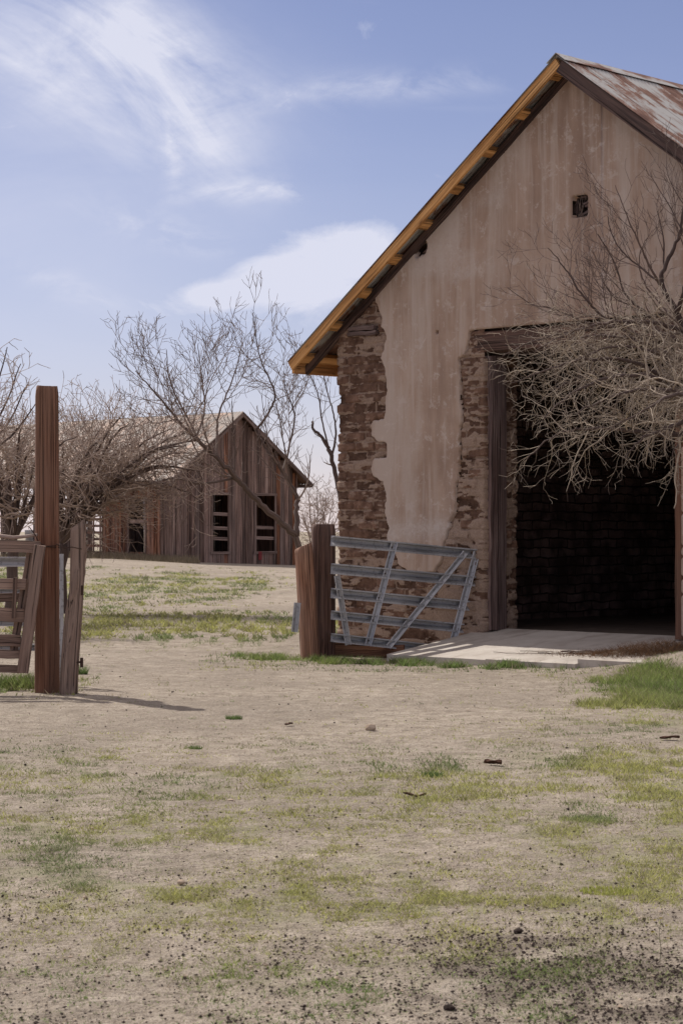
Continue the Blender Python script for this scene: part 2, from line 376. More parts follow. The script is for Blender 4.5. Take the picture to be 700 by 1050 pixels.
def seg_lin(a, b, d): return list(np.arange(a, b, d))
ys = [-400, -200, -100, -50, -25, -12, -6, -3, 0, 2, 4] + seg_lin(5, 12, .035) + seg_lin(12, 34, .07)
y = 34
d = .1
while y < 6000: ys.append(y); d *= 1.045; y += d
xs = seg_lin(0, 5.5, .05); d = .05; x = 5.5
while x < 6000: xs.append(x); d *= 1.18; x += d
xs = np.array([-q for q in xs[:0:-1]] + xs); ys = np.array(ys)
GX, GY = np.meshgrid(xs, ys, indexing='ij')
GZ = gz(GX, GY)
near = sst(34, 14, GY) * sst(7, 5, np.abs(GX))
GZ = GZ + near * (.022 * (fbm(GX * 6, GY * 6, 55, 4) - .5) + .012 * (fbm(GX * 15, GY * 15, 65, 2) - .5) - .004)
gd = gdens(GX, GY); dd = ddens(GX, GY)
b = MB(); b.grid(GX, GY, GZ, (gd, dd, dd * 0))
tag(b.build('ground', M['ground'], smooth=True), kind='structure')

# blades
rs = np.random.RandomState(5)
def blades(n, x0, x1, y0, y1, hmin, hmax, w, sc_den=1.0, thr=.16, clump=.03, nb=5, prob=None, flat=1.0):
    """n tries of small tufts kept where the ground is grassy"""
    m = n // nb * (2 if prob else 1)
    yy = y0 * (y1 / y0) ** rs.rand(m) if y0 > 0 else rs.uniform(y0, y1, m)
    half = 700 / 2 / F * yy * 1.35 + .3
    xx = rs.uniform(-1, 1, m) * half if x0 is None else rs.uniform(x0, x1, m)
    if prob: den = gband(xx, yy); keep = rs.rand(m) < den ** 1.2 * prob + .01; sz = rs.uniform(.5, 1.6, m)[keep]
    else: den = gdens(xx, yy); keep = rs.rand(m) < (sst(thr, thr + .80, den) ** 1.3 + .02) * sc_den; sz = np.ones(keep.sum())
    xx = xx[keep]; yy = yy[keep]; den = den[keep]
    xx0, yy0 = np.repeat(xx, nb), np.repeat(yy, nb); sz = np.repeat(sz, nb); tr_ = np.repeat(rs.rand(len(xx)), nb)[:, None]; xx = xx0 + rs.randn(len(xx0)) * clump * sz * 1.3; yy = yy0 + rs.randn(len(yy0)) * clump * sz; den = np.clip(np.repeat(den, nb), 0, 1)
    zz = gz(xx, yy) - .004; k = len(xx)
    h = rs.uniform(hmin, hmax, k) * (.55 + .9 * den) * sz; a = rs.rand(k) * 6.283; lean = rs.uniform(.3, 1.5, k) * h * flat; la = rs.rand(k) * 6.283
    ww = w * rs.uniform(.6, 1.4, k)
    p = np.zeros((k, 3, 3)); p[:, 0] = np.stack([xx - np.cos(a) * ww, yy - np.sin(a) * ww, zz], 1); p[:, 1] = np.stack([xx + np.cos(a) * ww, yy + np.sin(a) * ww, zz], 1)
    p[:, 2] = np.stack([xx + np.cos(la) * lean, yy + np.sin(la) * lean, zz + h], 1)
    q = fbm(xx * .8, yy * .6, 91, 3)[:, None]; r = rs.rand(k, 1); dry = (.35 * rs.rand(k, 1) + .65 * tr_ < .24)
    yel = np.array([.42, .41, .13]); grn = np.array([.15, .20, .075]); olive = np.array([.25, .26, .13]); straw = np.array([.52, .44, .30])
    c = grn + (yel - grn) * sst(.38, .6, q) ; c = c + (olive - c) * r * .7
    fresh = (np.exp(-(((xx - 3.6) / 1.5) ** 2 + ((yy - 21.5) / 2.8) ** 2)) + np.exp(-(((xx + 3.4) / .8) ** 2 + ((yy - 21.6) / 1.) ** 2)) + np.exp(-((yy - 26.2 + .6 * (xx - .3)) / .8) ** 2) * sst(8.6, 8.0, 0 * yy + 8) + .8 * sst(8.3, 7.6, yy))[:, None]
    c = c + (np.array([.15, .22, .06]) * rs.uniform(.6, 1.5, (k, 1)) - c) * np.clip(fresh, 0, 1) * .8
    c = np.where(dry, straw, c) * rs.uniform(.75, 1.25, (k, 1)) * (.5 + 1.0 * tr_)
    return p, np.repeat(c[:, None, :], 3, 1)
def tri_obj(name, chunks, mat):
    p = np.concatenate([c[0] for c in chunks]).reshape(-1, 3); c = np.concatenate([c[1] for c in chunks]).reshape(-1, 3); n = len(p)
    me = bpy.data.meshes.new(name); me.vertices.add(n); me.vertices.foreach_set('co', p.ravel()); me.loops.add(n); me.loops.foreach_set('vertex_index', np.arange(n))
    me.polygons.add(n // 3); me.polygons.foreach_set('loop_start', np.arange(0, n, 3)); me.polygons.foreach_set('loop_total', np.full(n // 3, 3))
    t = np.ones((n, 4), 'f'); t[:, :3] = c; a = me.attributes.new('tint', 'FLOAT_COLOR', 'POINT'); a.data.foreach_set('color', t.ravel())
    me.materials.append(mat); me.update(calc_edges=True); o = bpy.data.objects.new(name, me); COL.objects.link(o); return o
ch = [blades(60000, None, None, 6.3, 12, .006, .020, .0022, nb=10, clump=.016, prob=.72), blades(60000, None, None, 6.3, 12, .004, .012, .0028, nb=6, clump=.009, prob=.85, flat=2.2), blades(90000, None, None, 11.5, 20, .010, .026, .0036, nb=9, clump=.028, prob=.72), blades(160000, None, None, 6.3, 20, .006, .020, .0022, nb=2, clump=.012, prob=.8), blades(110000, None, None, 19, 33, .02, .06, .0045),
      blades(260000, 2.2, 5.6, 19.0, 25.6, .03, .085, .0040, .9, .25), blades(200000, -1.7, 3.3, 24.2, 28.0, .02, .085, .0050, .9, .25), blades(60000, -4.6, -2.6, 20.4, 23, .03, .12, .005, 1, .3),
      blades(170000, None, None, 31, 75, .03, .07, .011)]
tag(tri_obj('grass', ch, M['grass']), 'thin yellow green grass scattered in patches over the sandy yard', 'grass', kind='stuff')

# dark clods of dry dung and soil
def clods(n, y0, y1, smin, smax, f):
    yy = y0 * (y1 / y0) ** rs.rand(n); half = 700 / 2 / F * yy * 1.3 + .2; xx = rs.uniform(-1, 1, n) * half
    keep = rs.rand(n) < f(xx, yy); xx = xx[keep]; yy = yy[keep]; k = len(xx)
    zz = gz(xx, yy) + .003; s = rs.uniform(smin, smax, k) * rs.choice([.6, 1, 1, 1.5], k)
    o = np.array([(1, 0, 0), (0, 1, 0), (-1, 0, 0), (0, -1, 0), (0, 0, 1), (0, 0, -1)], float); tr = [(0, 1, 4), (1, 2, 4), (2, 3, 4), (3, 0, 4), (1, 0, 5), (2, 1, 5), (3, 2, 5), (0, 3, 5)]
    V = o[None] * rs.uniform(.55, 1.3, (k, 6, 3)) * s[:, None, None]; V[..., 2] *= .6
    a = rs.rand(k) * 6.28; ca = np.cos(a)[:, None]; sa = np.sin(a)[:, None]
    V = np.stack([V[..., 0] * ca - V[..., 1] * sa, V[..., 0] * sa + V[..., 1] * ca, V[..., 2]], -1) + np.stack([xx, yy, zz], 1)[:, None]
    T = V[:, tr].reshape(-1, 3, 3); return T, np.full(T.shape, .5)
cd = clods(60000, 6.3, 12, .0022, .0068, lambda x, y: .035 + .85 * ddens(x, y)); cd2 = clods(2600, 10, 30, .004, .010, lambda x, y: .22 + .5 * ddens(x, y))
tag(tri_obj('dung_clods', [cd, cd2], M['clod']), 'dark crumbs of dry dung and soil strewn over the near ground', 'droppings', kind='stuff')
ps = clods(9000, 6.3, 26, .003, .008, lambda x, y: .22 + 0 * x)
tag(tri_obj('pebbles', [ps], M['stone']), 'small pale pebbles lying loose on the sandy ground', 'pebbles', kind='stuff')

# ================================================================= ADOBE BARN
A = Vector((1.908, 28.0, 0)); ISQ = .70710678
barn = tag(empty('adobe_barn', A, R(-45)), 'old adobe barn with peeling plaster gable, dark doorway and rusty tin roof', 'barn')
SR, HALF, ZR, TAN = 1.52, 4.22, 7.45, .73        # ridge position, half width, ridge height of the wall, pitch
SL, SRT = SR - HALF, SR + HALF
def wall_pt(px, py):                              # a point of the photograph on the gable plane, in barn coordinates
    k = (px - CX) / F; s = (k * 28 - 1.908) / (ISQ * (1 + k)); Y = 28 - ISQ * s
    return s, CAMH + (HY - py) * Y / F
def rakez(s): return ZR - TAN * np.abs(np.asarray(s) - SR)
DW, DTOP, FLZ = 3.14, 3.93, .27                   # doorway width, head, floor

# core walls: front gable with door and vent openings, sides, back
THK = .58
core = MB()
def prism(b, poly_sz, d0, d1):
    """extrude polygon in (s,z) from depth d0 to d1"""
    n0 = len(b.v); n = len(poly_sz)
    for dd_ in (d0, d1):
        for (s_, z_) in poly_sz: b.v.append((s_, dd_, z_)); b.gc.append((s_, dd_, z_)); b.t.append((.5, .5, .5))
    b.f.append(tuple(n0 + i for i in range(n))); b.f.append(tuple(n0 + n + i for i in range(n - 1, -1, -1)))
    for i in range(n):
        j = (i + 1) % n; b.f.append((n0 + j, n0 + i, n0 + n + i, n0 + n + j))
c0 = .06; vs, vz = wall_pt(597, 212); VW, VH = .115, .125
prism(core, [(SL + .05, -.4), (-.05, -.4), (-.05, 4.6), (SL + .05, float(rakez(SL)) - .05)], c0, THK)
core.f.pop()
prism(core, [(SL + .05, float(rakez(SL)) - .05), (-.05, 4.6), (-.05, float(rakez(0)) - .06)], c0, THK)
prism(core, [(DW, -.4), (SRT - .02, -.4), (SRT - .02, float(rakez(SRT)) - .05), (DW, float(rakez(DW)) - .06)], c0, THK)
prism(core, [(-.05, 4.28), (DW, 4.28), (DW, vz - VH), (-.05, vz - VH)], c0, THK)
prism(core, [(-.05, vz - VH), (vs - VW, vz - VH), (vs - VW, vz + VH), (-.05, vz + VH)], c0, THK)
prism(core, [(vs + VW, vz - VH), (DW, vz - VH), (DW, vz + VH), (vs + VW, vz + VH)], c0, THK)
prism(core, [(-.05, vz + VH), (DW, vz + VH), (DW, float(rakez(DW)) - .06), (SR, ZR - .06), (-.05, float(rakez(0)) - .06)], c0, THK)
LEN = 12.0; ez = float(rakez(SL)) - .05
prism(core, [(SL + .05, -.4), (SL + THK, -.4), (SL + THK, ez + .3), (SL + .05, ez)], THK, LEN)
prism(core, [(SRT - THK, -.4), (SRT - .02, -.4), (SRT - .02, ez), (SRT - THK, ez + .3)], THK, LEN)
prism(core, [(SL + .06, -.4), (SRT - .03, -.4), (SRT - .03, ez), (SR, ZR - .06), (SL + .06, ez)], LEN - .5, LEN - .01)
core.build('inner_wall', M['inner'], barn)
fl = MB(); fl.box(((SL + SRT) / 2, (LEN + .35) / 2, FLZ - .2), SRT - SL - 1.1, LEN - .4, .4, along=1, tint=(.5, .5, .5)); fl.build('floor', M['floor'], barn)

exp_px = [(300, 150), (388, 285), (386, 308), (389, 320), (394, 330), (392, 336), (398, 341), (398, 348), (394, 353), (395, 360), (392, 368), (397, 378), (398, 388), (397, 405), (398, 428), (388, 429), (383, 436), (384, 447),
          (391, 452), (398, 456), (398, 468), (387, 470), (384, 479), (386, 489), (396, 494), (399, 505), (398, 520), (399, 540), (397, 553), (406, 566), (412, 580), (428, 588), (446, 587), (455, 576), (457, 562),
          (461, 546), (466, 534), (471, 524), (470, 508), (472, 491), (475, 470), (474, 443), (477, 420), (477, 399), (474, 381), (473, 366), (481, 359), (483, 347), (486, 339.5)]
ep = [wall_pt(*p) for p in exp_px] + [(DW + .06, 4.285), (DW + .06, -1), (-3.4, -1), (-3.4, 6)]
def inpoly(x, y, poly):
    r = np.zeros(x.shape, bool); n = len(poly)
    for i in range(n):
        x0, y0 = poly[i]; x1, y1 = poly[(i + 1) % n]
        if y0 == y1: continue
        c = ((y0 > y) != (y1 > y)) & (x < (x1 - x0) * (y - y0) / (y1 - y0) + x0); r ^= c
    return r
# exposed adobe: a finely gridded face that wraps round the left corner and into the door reveal
us = np.concatenate([np.arange(-1.2, 0, .03), np.arange(0, 2.70 + .62, .0135)]); zs = np.arange(-.35, 4.96, .0135)
U, Z = np.meshgrid(us, zs, indexing='ij')         # u: 0 at the left corner, 2.70 at the door edge
CH, BL = .136, .38
row0 = np.floor((Z + .05 * (fbm(U * .8, Z * .5, 201, 2) - .5)) / CH)
zc = (Z + .05 * (fbm(U * .8, Z * .5, 201, 2) - .5)) / CH - row0
uu = U / BL + (row0 % 2) * .5 + .23 * _h(row0, row0 * 0, 7) + .03 * (fbm(U * 4, Z * 4, 203, 2) - .5); col0 = np.floor(uu); uc = uu - col0
rnd = _h(col0, row0, 11); rnd2 = _h(col0, row0, 12)
ed = np.minimum(np.minimum(zc, 1 - zc) * CH, np.minimum(uc, 1 - uc) * BL)
ed = ed + .030 * (fbm(U * 14, Z * 14, 205, 3) - .5) + .02 * (fbm(U * 2.5, Z * 3, 206, 2) - .5)
inb = sst(.000, .020, ed)
er = fbm(U * 1.3, Z * 1.1, 207, 3)
smear = np.maximum(sst(.56, .63, fbm(U * 3.4, Z * 11.0, 209, 5)), .8 * sst(.59, .65, fbm(U * 7, Z * 22.0, 210, 4)))
sW = U - 2.70
jam = sst(1.65, 2.05, U) * sst(2.9, 2.2, Z) + .35 * sst(1.7, 2.0, U) + .55 * sst(1.2, .3, Z)
smear = np.clip(smear * (.75 + jam) + .65 * jam * sst(.46, .60, fbm(U * 2.6, Z * 4.2, 211, 4)), 0, 1)
out = .048 * inb * (.35 + .9 * rnd) + .014 * (1 - inb) + .05 * (er - .5) + .02 * (fbm(U * 9, Z * 9, 213, 4) - .5) - .02 * (rnd2 > .86) * inb
out = out * (1 - .45 * smear) + .030 * smear + .012 + .045 * (fbm(U * 5, Z * 7, 221, 4) - .5) * (jam > .2)
mudm = np.clip((1 - inb) * (.25 + .75 * sst(.38, .6, fbm(U * 2.6, Z * 3.4, 219, 3))) + smear * .85, 0, 1)
tintr = rnd
covered = (U > .15) & (U < 2.66) & ~inpoly(U - 2.70, Z, ep); cvb = covered.astype(float)
for _ in range(4):
    q_ = np.pad(cvb, 1, mode='edge'); cvb = (q_[:-2, 1:-1] + q_[2:, 1:-1] + q_[1:-1, :-2] + q_[1:-1, 2:] + q_[1:-1, 1:-1]) / 5
out = out * (1 - cvb) + np.minimum(out, .012) * cvb
# path around the corners
cor = .035 * (vn(0 * Z, np.floor((Z + .02) / CH) * 3.1, 215) - .5) + .03 * (fbm(0 * Z + 3, Z * 1.2, 217, 3) - .5)
rr_ = .03
Sx = np.where(U < 0, SL, np.where(U <= 2.70, U - 2.70, 0)); Dy = np.where(U < 0, -U, np.where(U <= 2.70, 0, U - 2.70))
wl = sst(.10, -.10, U); wr = sst(2.66, 2.74, U)
nx = -wl + wr * 1.0; ny = -(1 - wl) * (1 - wr); nl = np.sqrt(nx ** 2 + ny ** 2); nx = nx / nl; ny = ny / nl
Xw = Sx + nx * out + wl * cor - .02 * (nx > .5) ; Yw = Dy + ny * out + .01
top = np.where(U < 0, rakez(SL), np.where(U < 2.70, rakez(U - 2.70), 3.94)) - .02
kz = (Z[:-1, :-1] < top[:-1, :-1])
b = MB(); b.grid(Xw, Yw, Z, (tintr, mudm, rnd2), kz)
b.build('adobe_brickwork', M['adobe'], barn, smooth=True)

# plaster skin
ss = np.concatenate([np.arange(SL + .02, .35, .014), np.arange(.35, vs - .35, .045), np.arange(vs - .35, vs + .35, .014), np.arange(vs + .35, SRT, .045)]); zz_ = np.concatenate([np.arange(.3, 5.2, .014), np.arange(5.2, 5.45, .03), np.arange(5.45, 6.1, .014), np.arange(6.1, 7.5, .03)])
S, Z = np.meshgrid(ss, zz_, indexing='ij')
Sn = S + .05 * (fbm(S * 6, Z * 6, 301, 3) - .5) + .06 * (fbm(S * 18, Z * 24, 311, 4) - .5) + .10 * (fbm(S * 3, Z * 3.2, 312, 2) - .5) * (S < -.3); Zn = Z + (.05 * (fbm(S * 6, Z * 6, 302, 3) - .5) + .08 * (fbm(S * 15, Z * 15, 313, 3) - .5)) * (S < -.2)
mk = (~inpoly(Sn, Zn, ep)).astype(float)
for (hx, hy, hr) in ((451, 341, .022), (628, 141, .025), (575, 150, .015), (464, 535, .02), (463, 150, .0)):
    hs, hz = wall_pt(hx, hy); mk[(S - hs) ** 2 + (Z - hz) ** 2 < hr * hr] = 0
mk[(np.abs(S - vs) < VW + .01) & (np.abs(Z - vz) < VH + .01)] = 0
hs, hz = wall_pt(434, 256); mk[(np.abs(S - hs) < .10) & (np.abs(Z - hz - .3 * (S - hs)) < .07)] = 0
bl = mk.copy()
for _ in range(3):
    p = np.pad(bl, 1, mode='edge'); bl = (p[:-2, 1:-1] + p[2:, 1:-1] + p[1:-1, :-2] + p[1:-1, 2:] + 2 * p[1:-1, 1:-1]) / 6
thick = sst(.30, .85, bl)
depth = .04 - .105 * thick - .016 * (fbm(S * 1.3, Z * 1.1, 305, 4) - .5) - .006 * (fbm(S * 8, Z * 8, 306, 3) - .5)
kk = (bl[:-1, :-1] > .3) & (bl[1:, 1:] > .3) & (Z[:-1, :-1] < rakez(S[:-1, :-1]) - .02)
edge = sst(.45, 1.0, bl)
band = np.clip(np.exp(-((Z - 1.68 - .05 * S) / .14) ** 2) * sst(.4, .6, fbm(S * 1.2, Z * 4, 307, 3)) + .7 * sst(.60, .70, fbm(S * .55, Z * .9, 309, 4)) * sst(4.2, 4.8, Z), 0, 1)
b = MB(); b.grid(S, depth, Z, (edge, band, edge * 0), kk)
b.build('plaster', M['plaster'], barn, smooth=True)

# vent
v = MB()
for (dx, dz, sx, sz) in ((-VW - .003, 0, .03, 2 * VH + .04), (VW + .003, 0, .03, 2 * VH + .04)): v.box((vs + dx, .235, vz + dz), sx, .42, sz, along=1, tint=(.8, .6, .5))
for dz in (-VH - .003, VH + .003): v.box((vs, .235, vz + dz), 2 * VW - .03, .42, .03, along=0, tint=(.8, .6, .5))
vent = v.build('vent_opening', M['old_rafter'], barn)
v = MB(); v.box((vs + .02, .46, vz), 2 * VW, .02, 2 * VH, along=0, tint=(.1, .1, .1)); v.build('vent_board', M['old_rafter'], vent)
v = MB(); v.bar((vs - .01, .05, vz + .02), (vs + .1, .12, vz + .09), .05, .06); v.bar((vs - .1, .09, vz - .1), (vs + .1, .09, vz - .02), .03, .03); v.build('vent_slat', M['jamb'], vent)

# lintel, jamb boards, wooden wall plate in the corner
rg = random.Random(3)
v = MB(); v.box((DW / 2 + .05, .06, 4.12), DW + .42, .20, .27, along=0, tint=(.3, .1, .5), jit=.006, rng=rg, segs=14); v.build('lintel', M['post_dark'], barn)
v = MB(); v.box((DW / 2, .36, 4.12), DW + .4, .42, .28, along=0, tint=(.1, .3, .5)); v.build('inner_lintel', M['jamb'], barn)
v = MB()
v.box((.035, .105, 2.11), .10, .17, 3.66, tint=(.75, .3, .2), jit=.006, rng=rg, segs=16); v.box((.035, .275, 2.11), .085, .155, 3.66, tint=(.55, .6, .2), jit=.007, rng=rg, segs=16)
v.build('door_post', M['jamb'], barn)
v = MB(); v.box((DW + .02, .08, 2.11), .12, .22, 3.66, tint=(.35, .1, .2), jit=.005, rng=rg, segs=12); v.build('door_post', M['post_red'], barn)
for (pz, l) in ((-.02, .56), (.055, .50)):
    s0, z0 = wall_pt(374, 341); v = MB(); v.box((s0 + .02, -.03, z0 + pz), l, .14, .06, along=0, jit=.008, rng=rg, segs=6, tint=(.35, .5, .4)); v.build('wall_plate', M['jamb'], barn)

# roof: corrugated sheets
OV, EV = .38, .73
ZT = ZR + .19                                     # top of sheets at the ridge
def sheet(side):
    dp = np.arange(-OV, LEN + .35, .0095); e = np.linspace(0, HALF + EV, 9)
    DD, EE = np.meshgrid(dp, e, indexing='ij')
    zo = .0095 * np.sin(2 * np.pi * DD / .076); zo = zo + .004 * (vn(DD * 1.5, EE * 1.3, 400 + side) - .5) * 2
    X = SR + side * EE; Z_ = ZT - TAN * EE + zo; b_ = MB()
    if side < 0: b_.grid(X, DD, Z_, None)
    else: b_.grid(X, DD, Z_, None)
    b_.grid(X, DD, Z_ - .004, None)
    for j in (0, -1):       # close the verge edge
        pass
    return b_.build('roof_sheet', M['roof'], barn, smooth=True)
sheet(-1); sheet(1)
v = MB()
for sd in (-1, 1):
    v.bar((SR + sd * .075, -OV - .01, ZT + .025 - TAN * .075), (SR + sd * .075, LEN + .36, ZT + .025 - TAN * .075), .19, .006, up=(sd * TAN, 0, 1), tint=(.5, .5, .5))
v.build('ridge_cap', M['roof'], barn)
# rake boards
def rake(name, mat, side, d0, d1, hgt, drop, e0, e1, tint, segs=10, jit=.002):
    v = MB(); dm = (d0 + d1) / 2; cosp = 1 / math.hypot(1, TAN)
    zc_ = ZT - drop - hgt / 2 / cosp * 1.0
    a = Vector((SR + side * e0, dm, zc_ - TAN * e0)); b_ = Vector((SR + side * e1, dm, zc_ - TAN * e1))
    v.bar(a, b_, abs(d1 - d0), hgt, up=(0, 0, 1), tint=tint, segs=segs, jit=jit, rng=rg); return v.build(name, mat, barn)
rake('fly_rafter', M['new_wood'], -1, -OV + .025, -OV + .068, .128, .008, .0, HALF + EV - .04, (.55, .5, .5))
rake('fly_rafter', M['old_rafter'], 1, -OV + .025, -OV + .068, .170, .012, .03, HALF + EV - .04, (.75, .7, .5))
rake('rafter', M['old_rafter'], -1, -.09, -.03, .11, .095, .05, HALF + EV - .06, (.35, .2, .5), 14, .006)
rake('rafter', M['old_rafter'], 1, -.09, -.03, .11, .095, .05, HALF + EV - .06, (.35, .2, .5), 14, .006)
# purlins: new timber ends project to the fly rafter
for sd in (-1, 1):
    for i in range(9):
        e = .16 + i * .575; v = MB(); zc_ = ZT - TAN * e - .075
        if e > HALF + EV - .1: continue
        lo = -OV + .07
        v.bar((SR + sd * e, lo, zc_), (SR + sd * e, LEN + .2, zc_), .15, .075, up=(sd * TAN, 0, 1), tint=(rg.random() * .4 + .4, .5, .5), rng=rg)
        v.build('purlin', M['new_wood'], barn)
# eaves: fascia and rafter tails
for sd in (-1, 1):
    e = HALF + EV - .06; v = MB(); zc_ = ZT - TAN * e - .12
    v.bar((SR + sd * e, -OV + .07, zc_), (SR + sd * e, LEN + .2, zc_), .04, .17, tint=(.6, .5, .5), rng=rg); v.build('eave_board', M['new_wood'], barn)
    for i in range(9):
        dpt = .62 + i * 1.22
        v = MB(); v.bar((SR + sd * (HALF - .3), dpt, ZT - TAN * (HALF - .3) - .17), (SR + sd * (HALF + EV - .09), dpt, ZT - TAN * (HALF + EV - .09) - .17), .05, .15, tint=(.5, .4, .5)); v.build('rafter_tail', M['new_wood'], barn)

# concrete ramp in front of the doorway (barn coordinates)
ramp = MB()
def slab(x0, x1, out0, out1, z0, z1, skew=0, n=14):
    s_, o_ = np.meshgrid(np.linspace(x0, x1, n * 2), np.linspace(out0, out1, n), indexing='ij')
    tt = (o_ - out0) / (out1 - out0); zt = z0 + (z1 - z0) * tt; X = s_ + skew * tt + .012 * (fbm(s_ * 3, o_ * 3, 501, 2) - .5); Y = -o_ + .03 * (fbm(s_ * 2, o_ * 2, 502, 3) - .5) * (tt > .98)
    zt = zt + .010 * (fbm(s_ * 2, o_ * 2, 503, 3) - .5)
    ramp.grid(X, Y, zt)
    for (ii, jj) in ((0, None), (-1, None), (None, 0), (None, -1)):
        xa = X[ii, :] if ii is not None else X[:, jj]; ya = Y[ii, :] if ii is not None else Y[:, jj]; za = zt[ii, :] if ii is not None else zt[:, jj]
        ramp.grid(np.stack([xa, xa]), np.stack([ya, ya]), np.stack([za, za - .22]))
slab(-.22, 1.50, -.35, 1.78, .30, .035, .12); slab(1.515, 2.9, -.35, 1.78, .30, .045, .04); slab(2.915, 4.4, -.35, 1.70, .30, .10, 0)
rp = ramp.build('concrete_ramp', M['concrete'], smooth=False); rp.location = A; rp.rotation_euler.z = R(-45)
tag(rp, 'pale concrete ramp slab leading up into the dark barn doorway', 'ramp')

# ================================================================= POSTS
def post(name, px, Y, w, h, mat, label, lean=(0, 0), square=.0, top='flat', seed=1, taper=.06, bend=0, group=None, tint=(.5, .2, .5), knob=0, dpt=None, rot=.3):
    x = (px - CX) / F * Y; z0 = g1(x, Y) - .25; rr = random.Random(seed); n = 40; m = int(h / .05) + 8; H = h + .25
    th = np.linspace(0, 2 * np.pi, n, endpoint=False); zz = np.linspace(0, H, m); T_, ZZ = np.meshgrid(th, zz, indexing='ij')
    rad = w / 2 * (1 - taper * ZZ / H); ct = np.cos(T_); stn = np.sin(T_)
    sq = (np.abs(ct) ** 8 + np.abs(stn) ** 8) ** (-1 / 8.)
    rad = rad * (1 + (sq - 1) * square)
    gr = fbm(T_ * 5 + seed * 9, ZZ * .55, seed, 3); gr = gr * 1; gr[-1] = gr[-1]
    per = .5 * (fbm(np.cos(T_) * 4 + 9, np.sin(T_) * 4 + ZZ * .5, seed, 4) + fbm(np.cos(T_) * 9 + 3, np.sin(T_) * 9 + ZZ * .35, seed + 5, 3))
    crackf = sst(.40, .33, per)
    rad = rad * (1 + .14 * (per - .5) - .09 * crackf) + knob * w * sst(.55, .75, fbm(T_ * 0 + ct * 1.3 + 5, ZZ * 2.2 + stn, seed + 8, 2)) * .25
    dsc = dpt if dpt else 1.0
    X = rad * ct; Yy = rad * stn * dsc
    cx = lean[0] * (ZZ / H) + bend * np.sin(ZZ / H * 5.0 + seed) ; cy = lean[1] * (ZZ / H)
    cr_, sr_ = math.cos(rot), math.sin(rot)
    Xr = X * cr_ - Yy * sr_ + cx; Yr = X * sr_ + Yy * cr_ + cy
    Zt = ZZ.copy(); tp = sst(H - .12, H, ZZ)
    Xr = Xr - tp * tp * .10 * (Xr - cx); Yr = Yr - tp * tp * .10 * (Yr - cy); Zt = Zt + tp * (.012 * (fbm(X * 20, Yy * 20, seed, 2) - .5) + (.10 * Xr / w if top == 'slant' else 0) - .0)
    b = MB()
    close = lambda q: np.concatenate([q, q[:1]], 0)
    tt = [close(np.full_like(X, t_)) for t_ in tint]
    G = (close(ZZ + seed * 3.3), close(X), close(Yy))
    b.grid(close(Xr), close(Yr), close(Zt), tt, None, G)
    # end grain
    n0 = len(b.v); c = (float(Xr[:, -1].mean()), float(Yr[:, -1].mean()), float(Zt[:, -1].mean()) + .004)
    b.v.append(c); b.gc.append((H, 0, 0)); b.t.append(tint)
    for i in range(n): b.f.append((n0, n0 - (n + 1) * m + i * m + m - 1, n0 - (n + 1) * m + (i + 1) * m + m - 1))
    o = b.build(name, mat, None, smooth=True); o.location = (x, Y, z0)
    tag(o, label, 'post', group); return o
post('fence_post', 48.5, 20.9, .245, 3.03, M['post_red'], 'tall thick reddish brown timber gate post, tallest of the posts', seed=2, square=.65, taper=.07, tint=(.5, .05, .5), rot=.12)
post('fence_post', 73.5, 20.7, .145, 1.62, M['post_grey'], 'short crooked grey weathered post right beside the tall red one', lean=(.05, 0), seed=4, square=.2, taper=.05, bend=.018, knob=.9, top='slant', tint=(.45, .4, .5))
post('fence_post', 319, 27.15, .235, 1.50, M['post_tan'], 'split tan brown post leaning slightly at the left of the steel gate', lean=(-.10, 0), seed=6, square=.5, taper=.05, top='slant', tint=(.55, .2, .5))
post('fence_post', 331.5, 27.5, .30, 1.74, M['post_dark'], 'square dark brown post that the leaning steel gate rests on', seed=8, square=.95, taper=.0, tint=(.45, .2, .5), rot=.10)

# wire lashed round the tall post, hardware
def ring(cx, cy, z, r, t=.004, turns=2.6, ry=1, n=60):
    return [(cx + r * math.cos(a), cy + r * ry * math.sin(a), z + .006 * math.sin(a * 1.7) + .010 * a / 6.28) for a in [i / n * turns * 6.283 for i in range(n + 1)]]
px0 = (48.5 - CX) / F * 20.9
v = MB(); v.tube(ring(px0 - .01, 20.9, P(0, 559, 20.9).z - .03, .142), [.0045] * 61, 5)
v.tube([P(58, 558, 20.74), P(66, 562, 20.6), P(74, 561, 20.55), P(84, 563, 20.62)], [.005] * 4, 5); v.tube([P(30, 540, 20.72), P(36, 548, 20.70), P(40, 556, 20.72), P(47, 560, 20.72)], [.005] * 4, 5)
tag(v.build('fence_wire', M['wire']), 'rusty wire wrapped round the tall red gate post', 'wire')
for (yy_, lab) in ((605, 'small iron hinge pin high on the crooked grey post'), (679, 'small iron hinge pin low on the crooked grey post')):
    v = MB(); p = P(80, yy_, 20.66); v.tube([p + Vector((-.03, 0, 0)), p + Vector((.035, 0, 0)), p + Vector((.04, 0, -.03))], [.010, .012, .012], 7); v.tube([p + Vector((.038, 0, -.05)), p + Vector((.038, 0, .045))], [.016, .016], 8)
    o = v.build('hinge_pin', M['wire']); tag(o, lab, 'hinge', 'hinge pins on the crooked grey post')

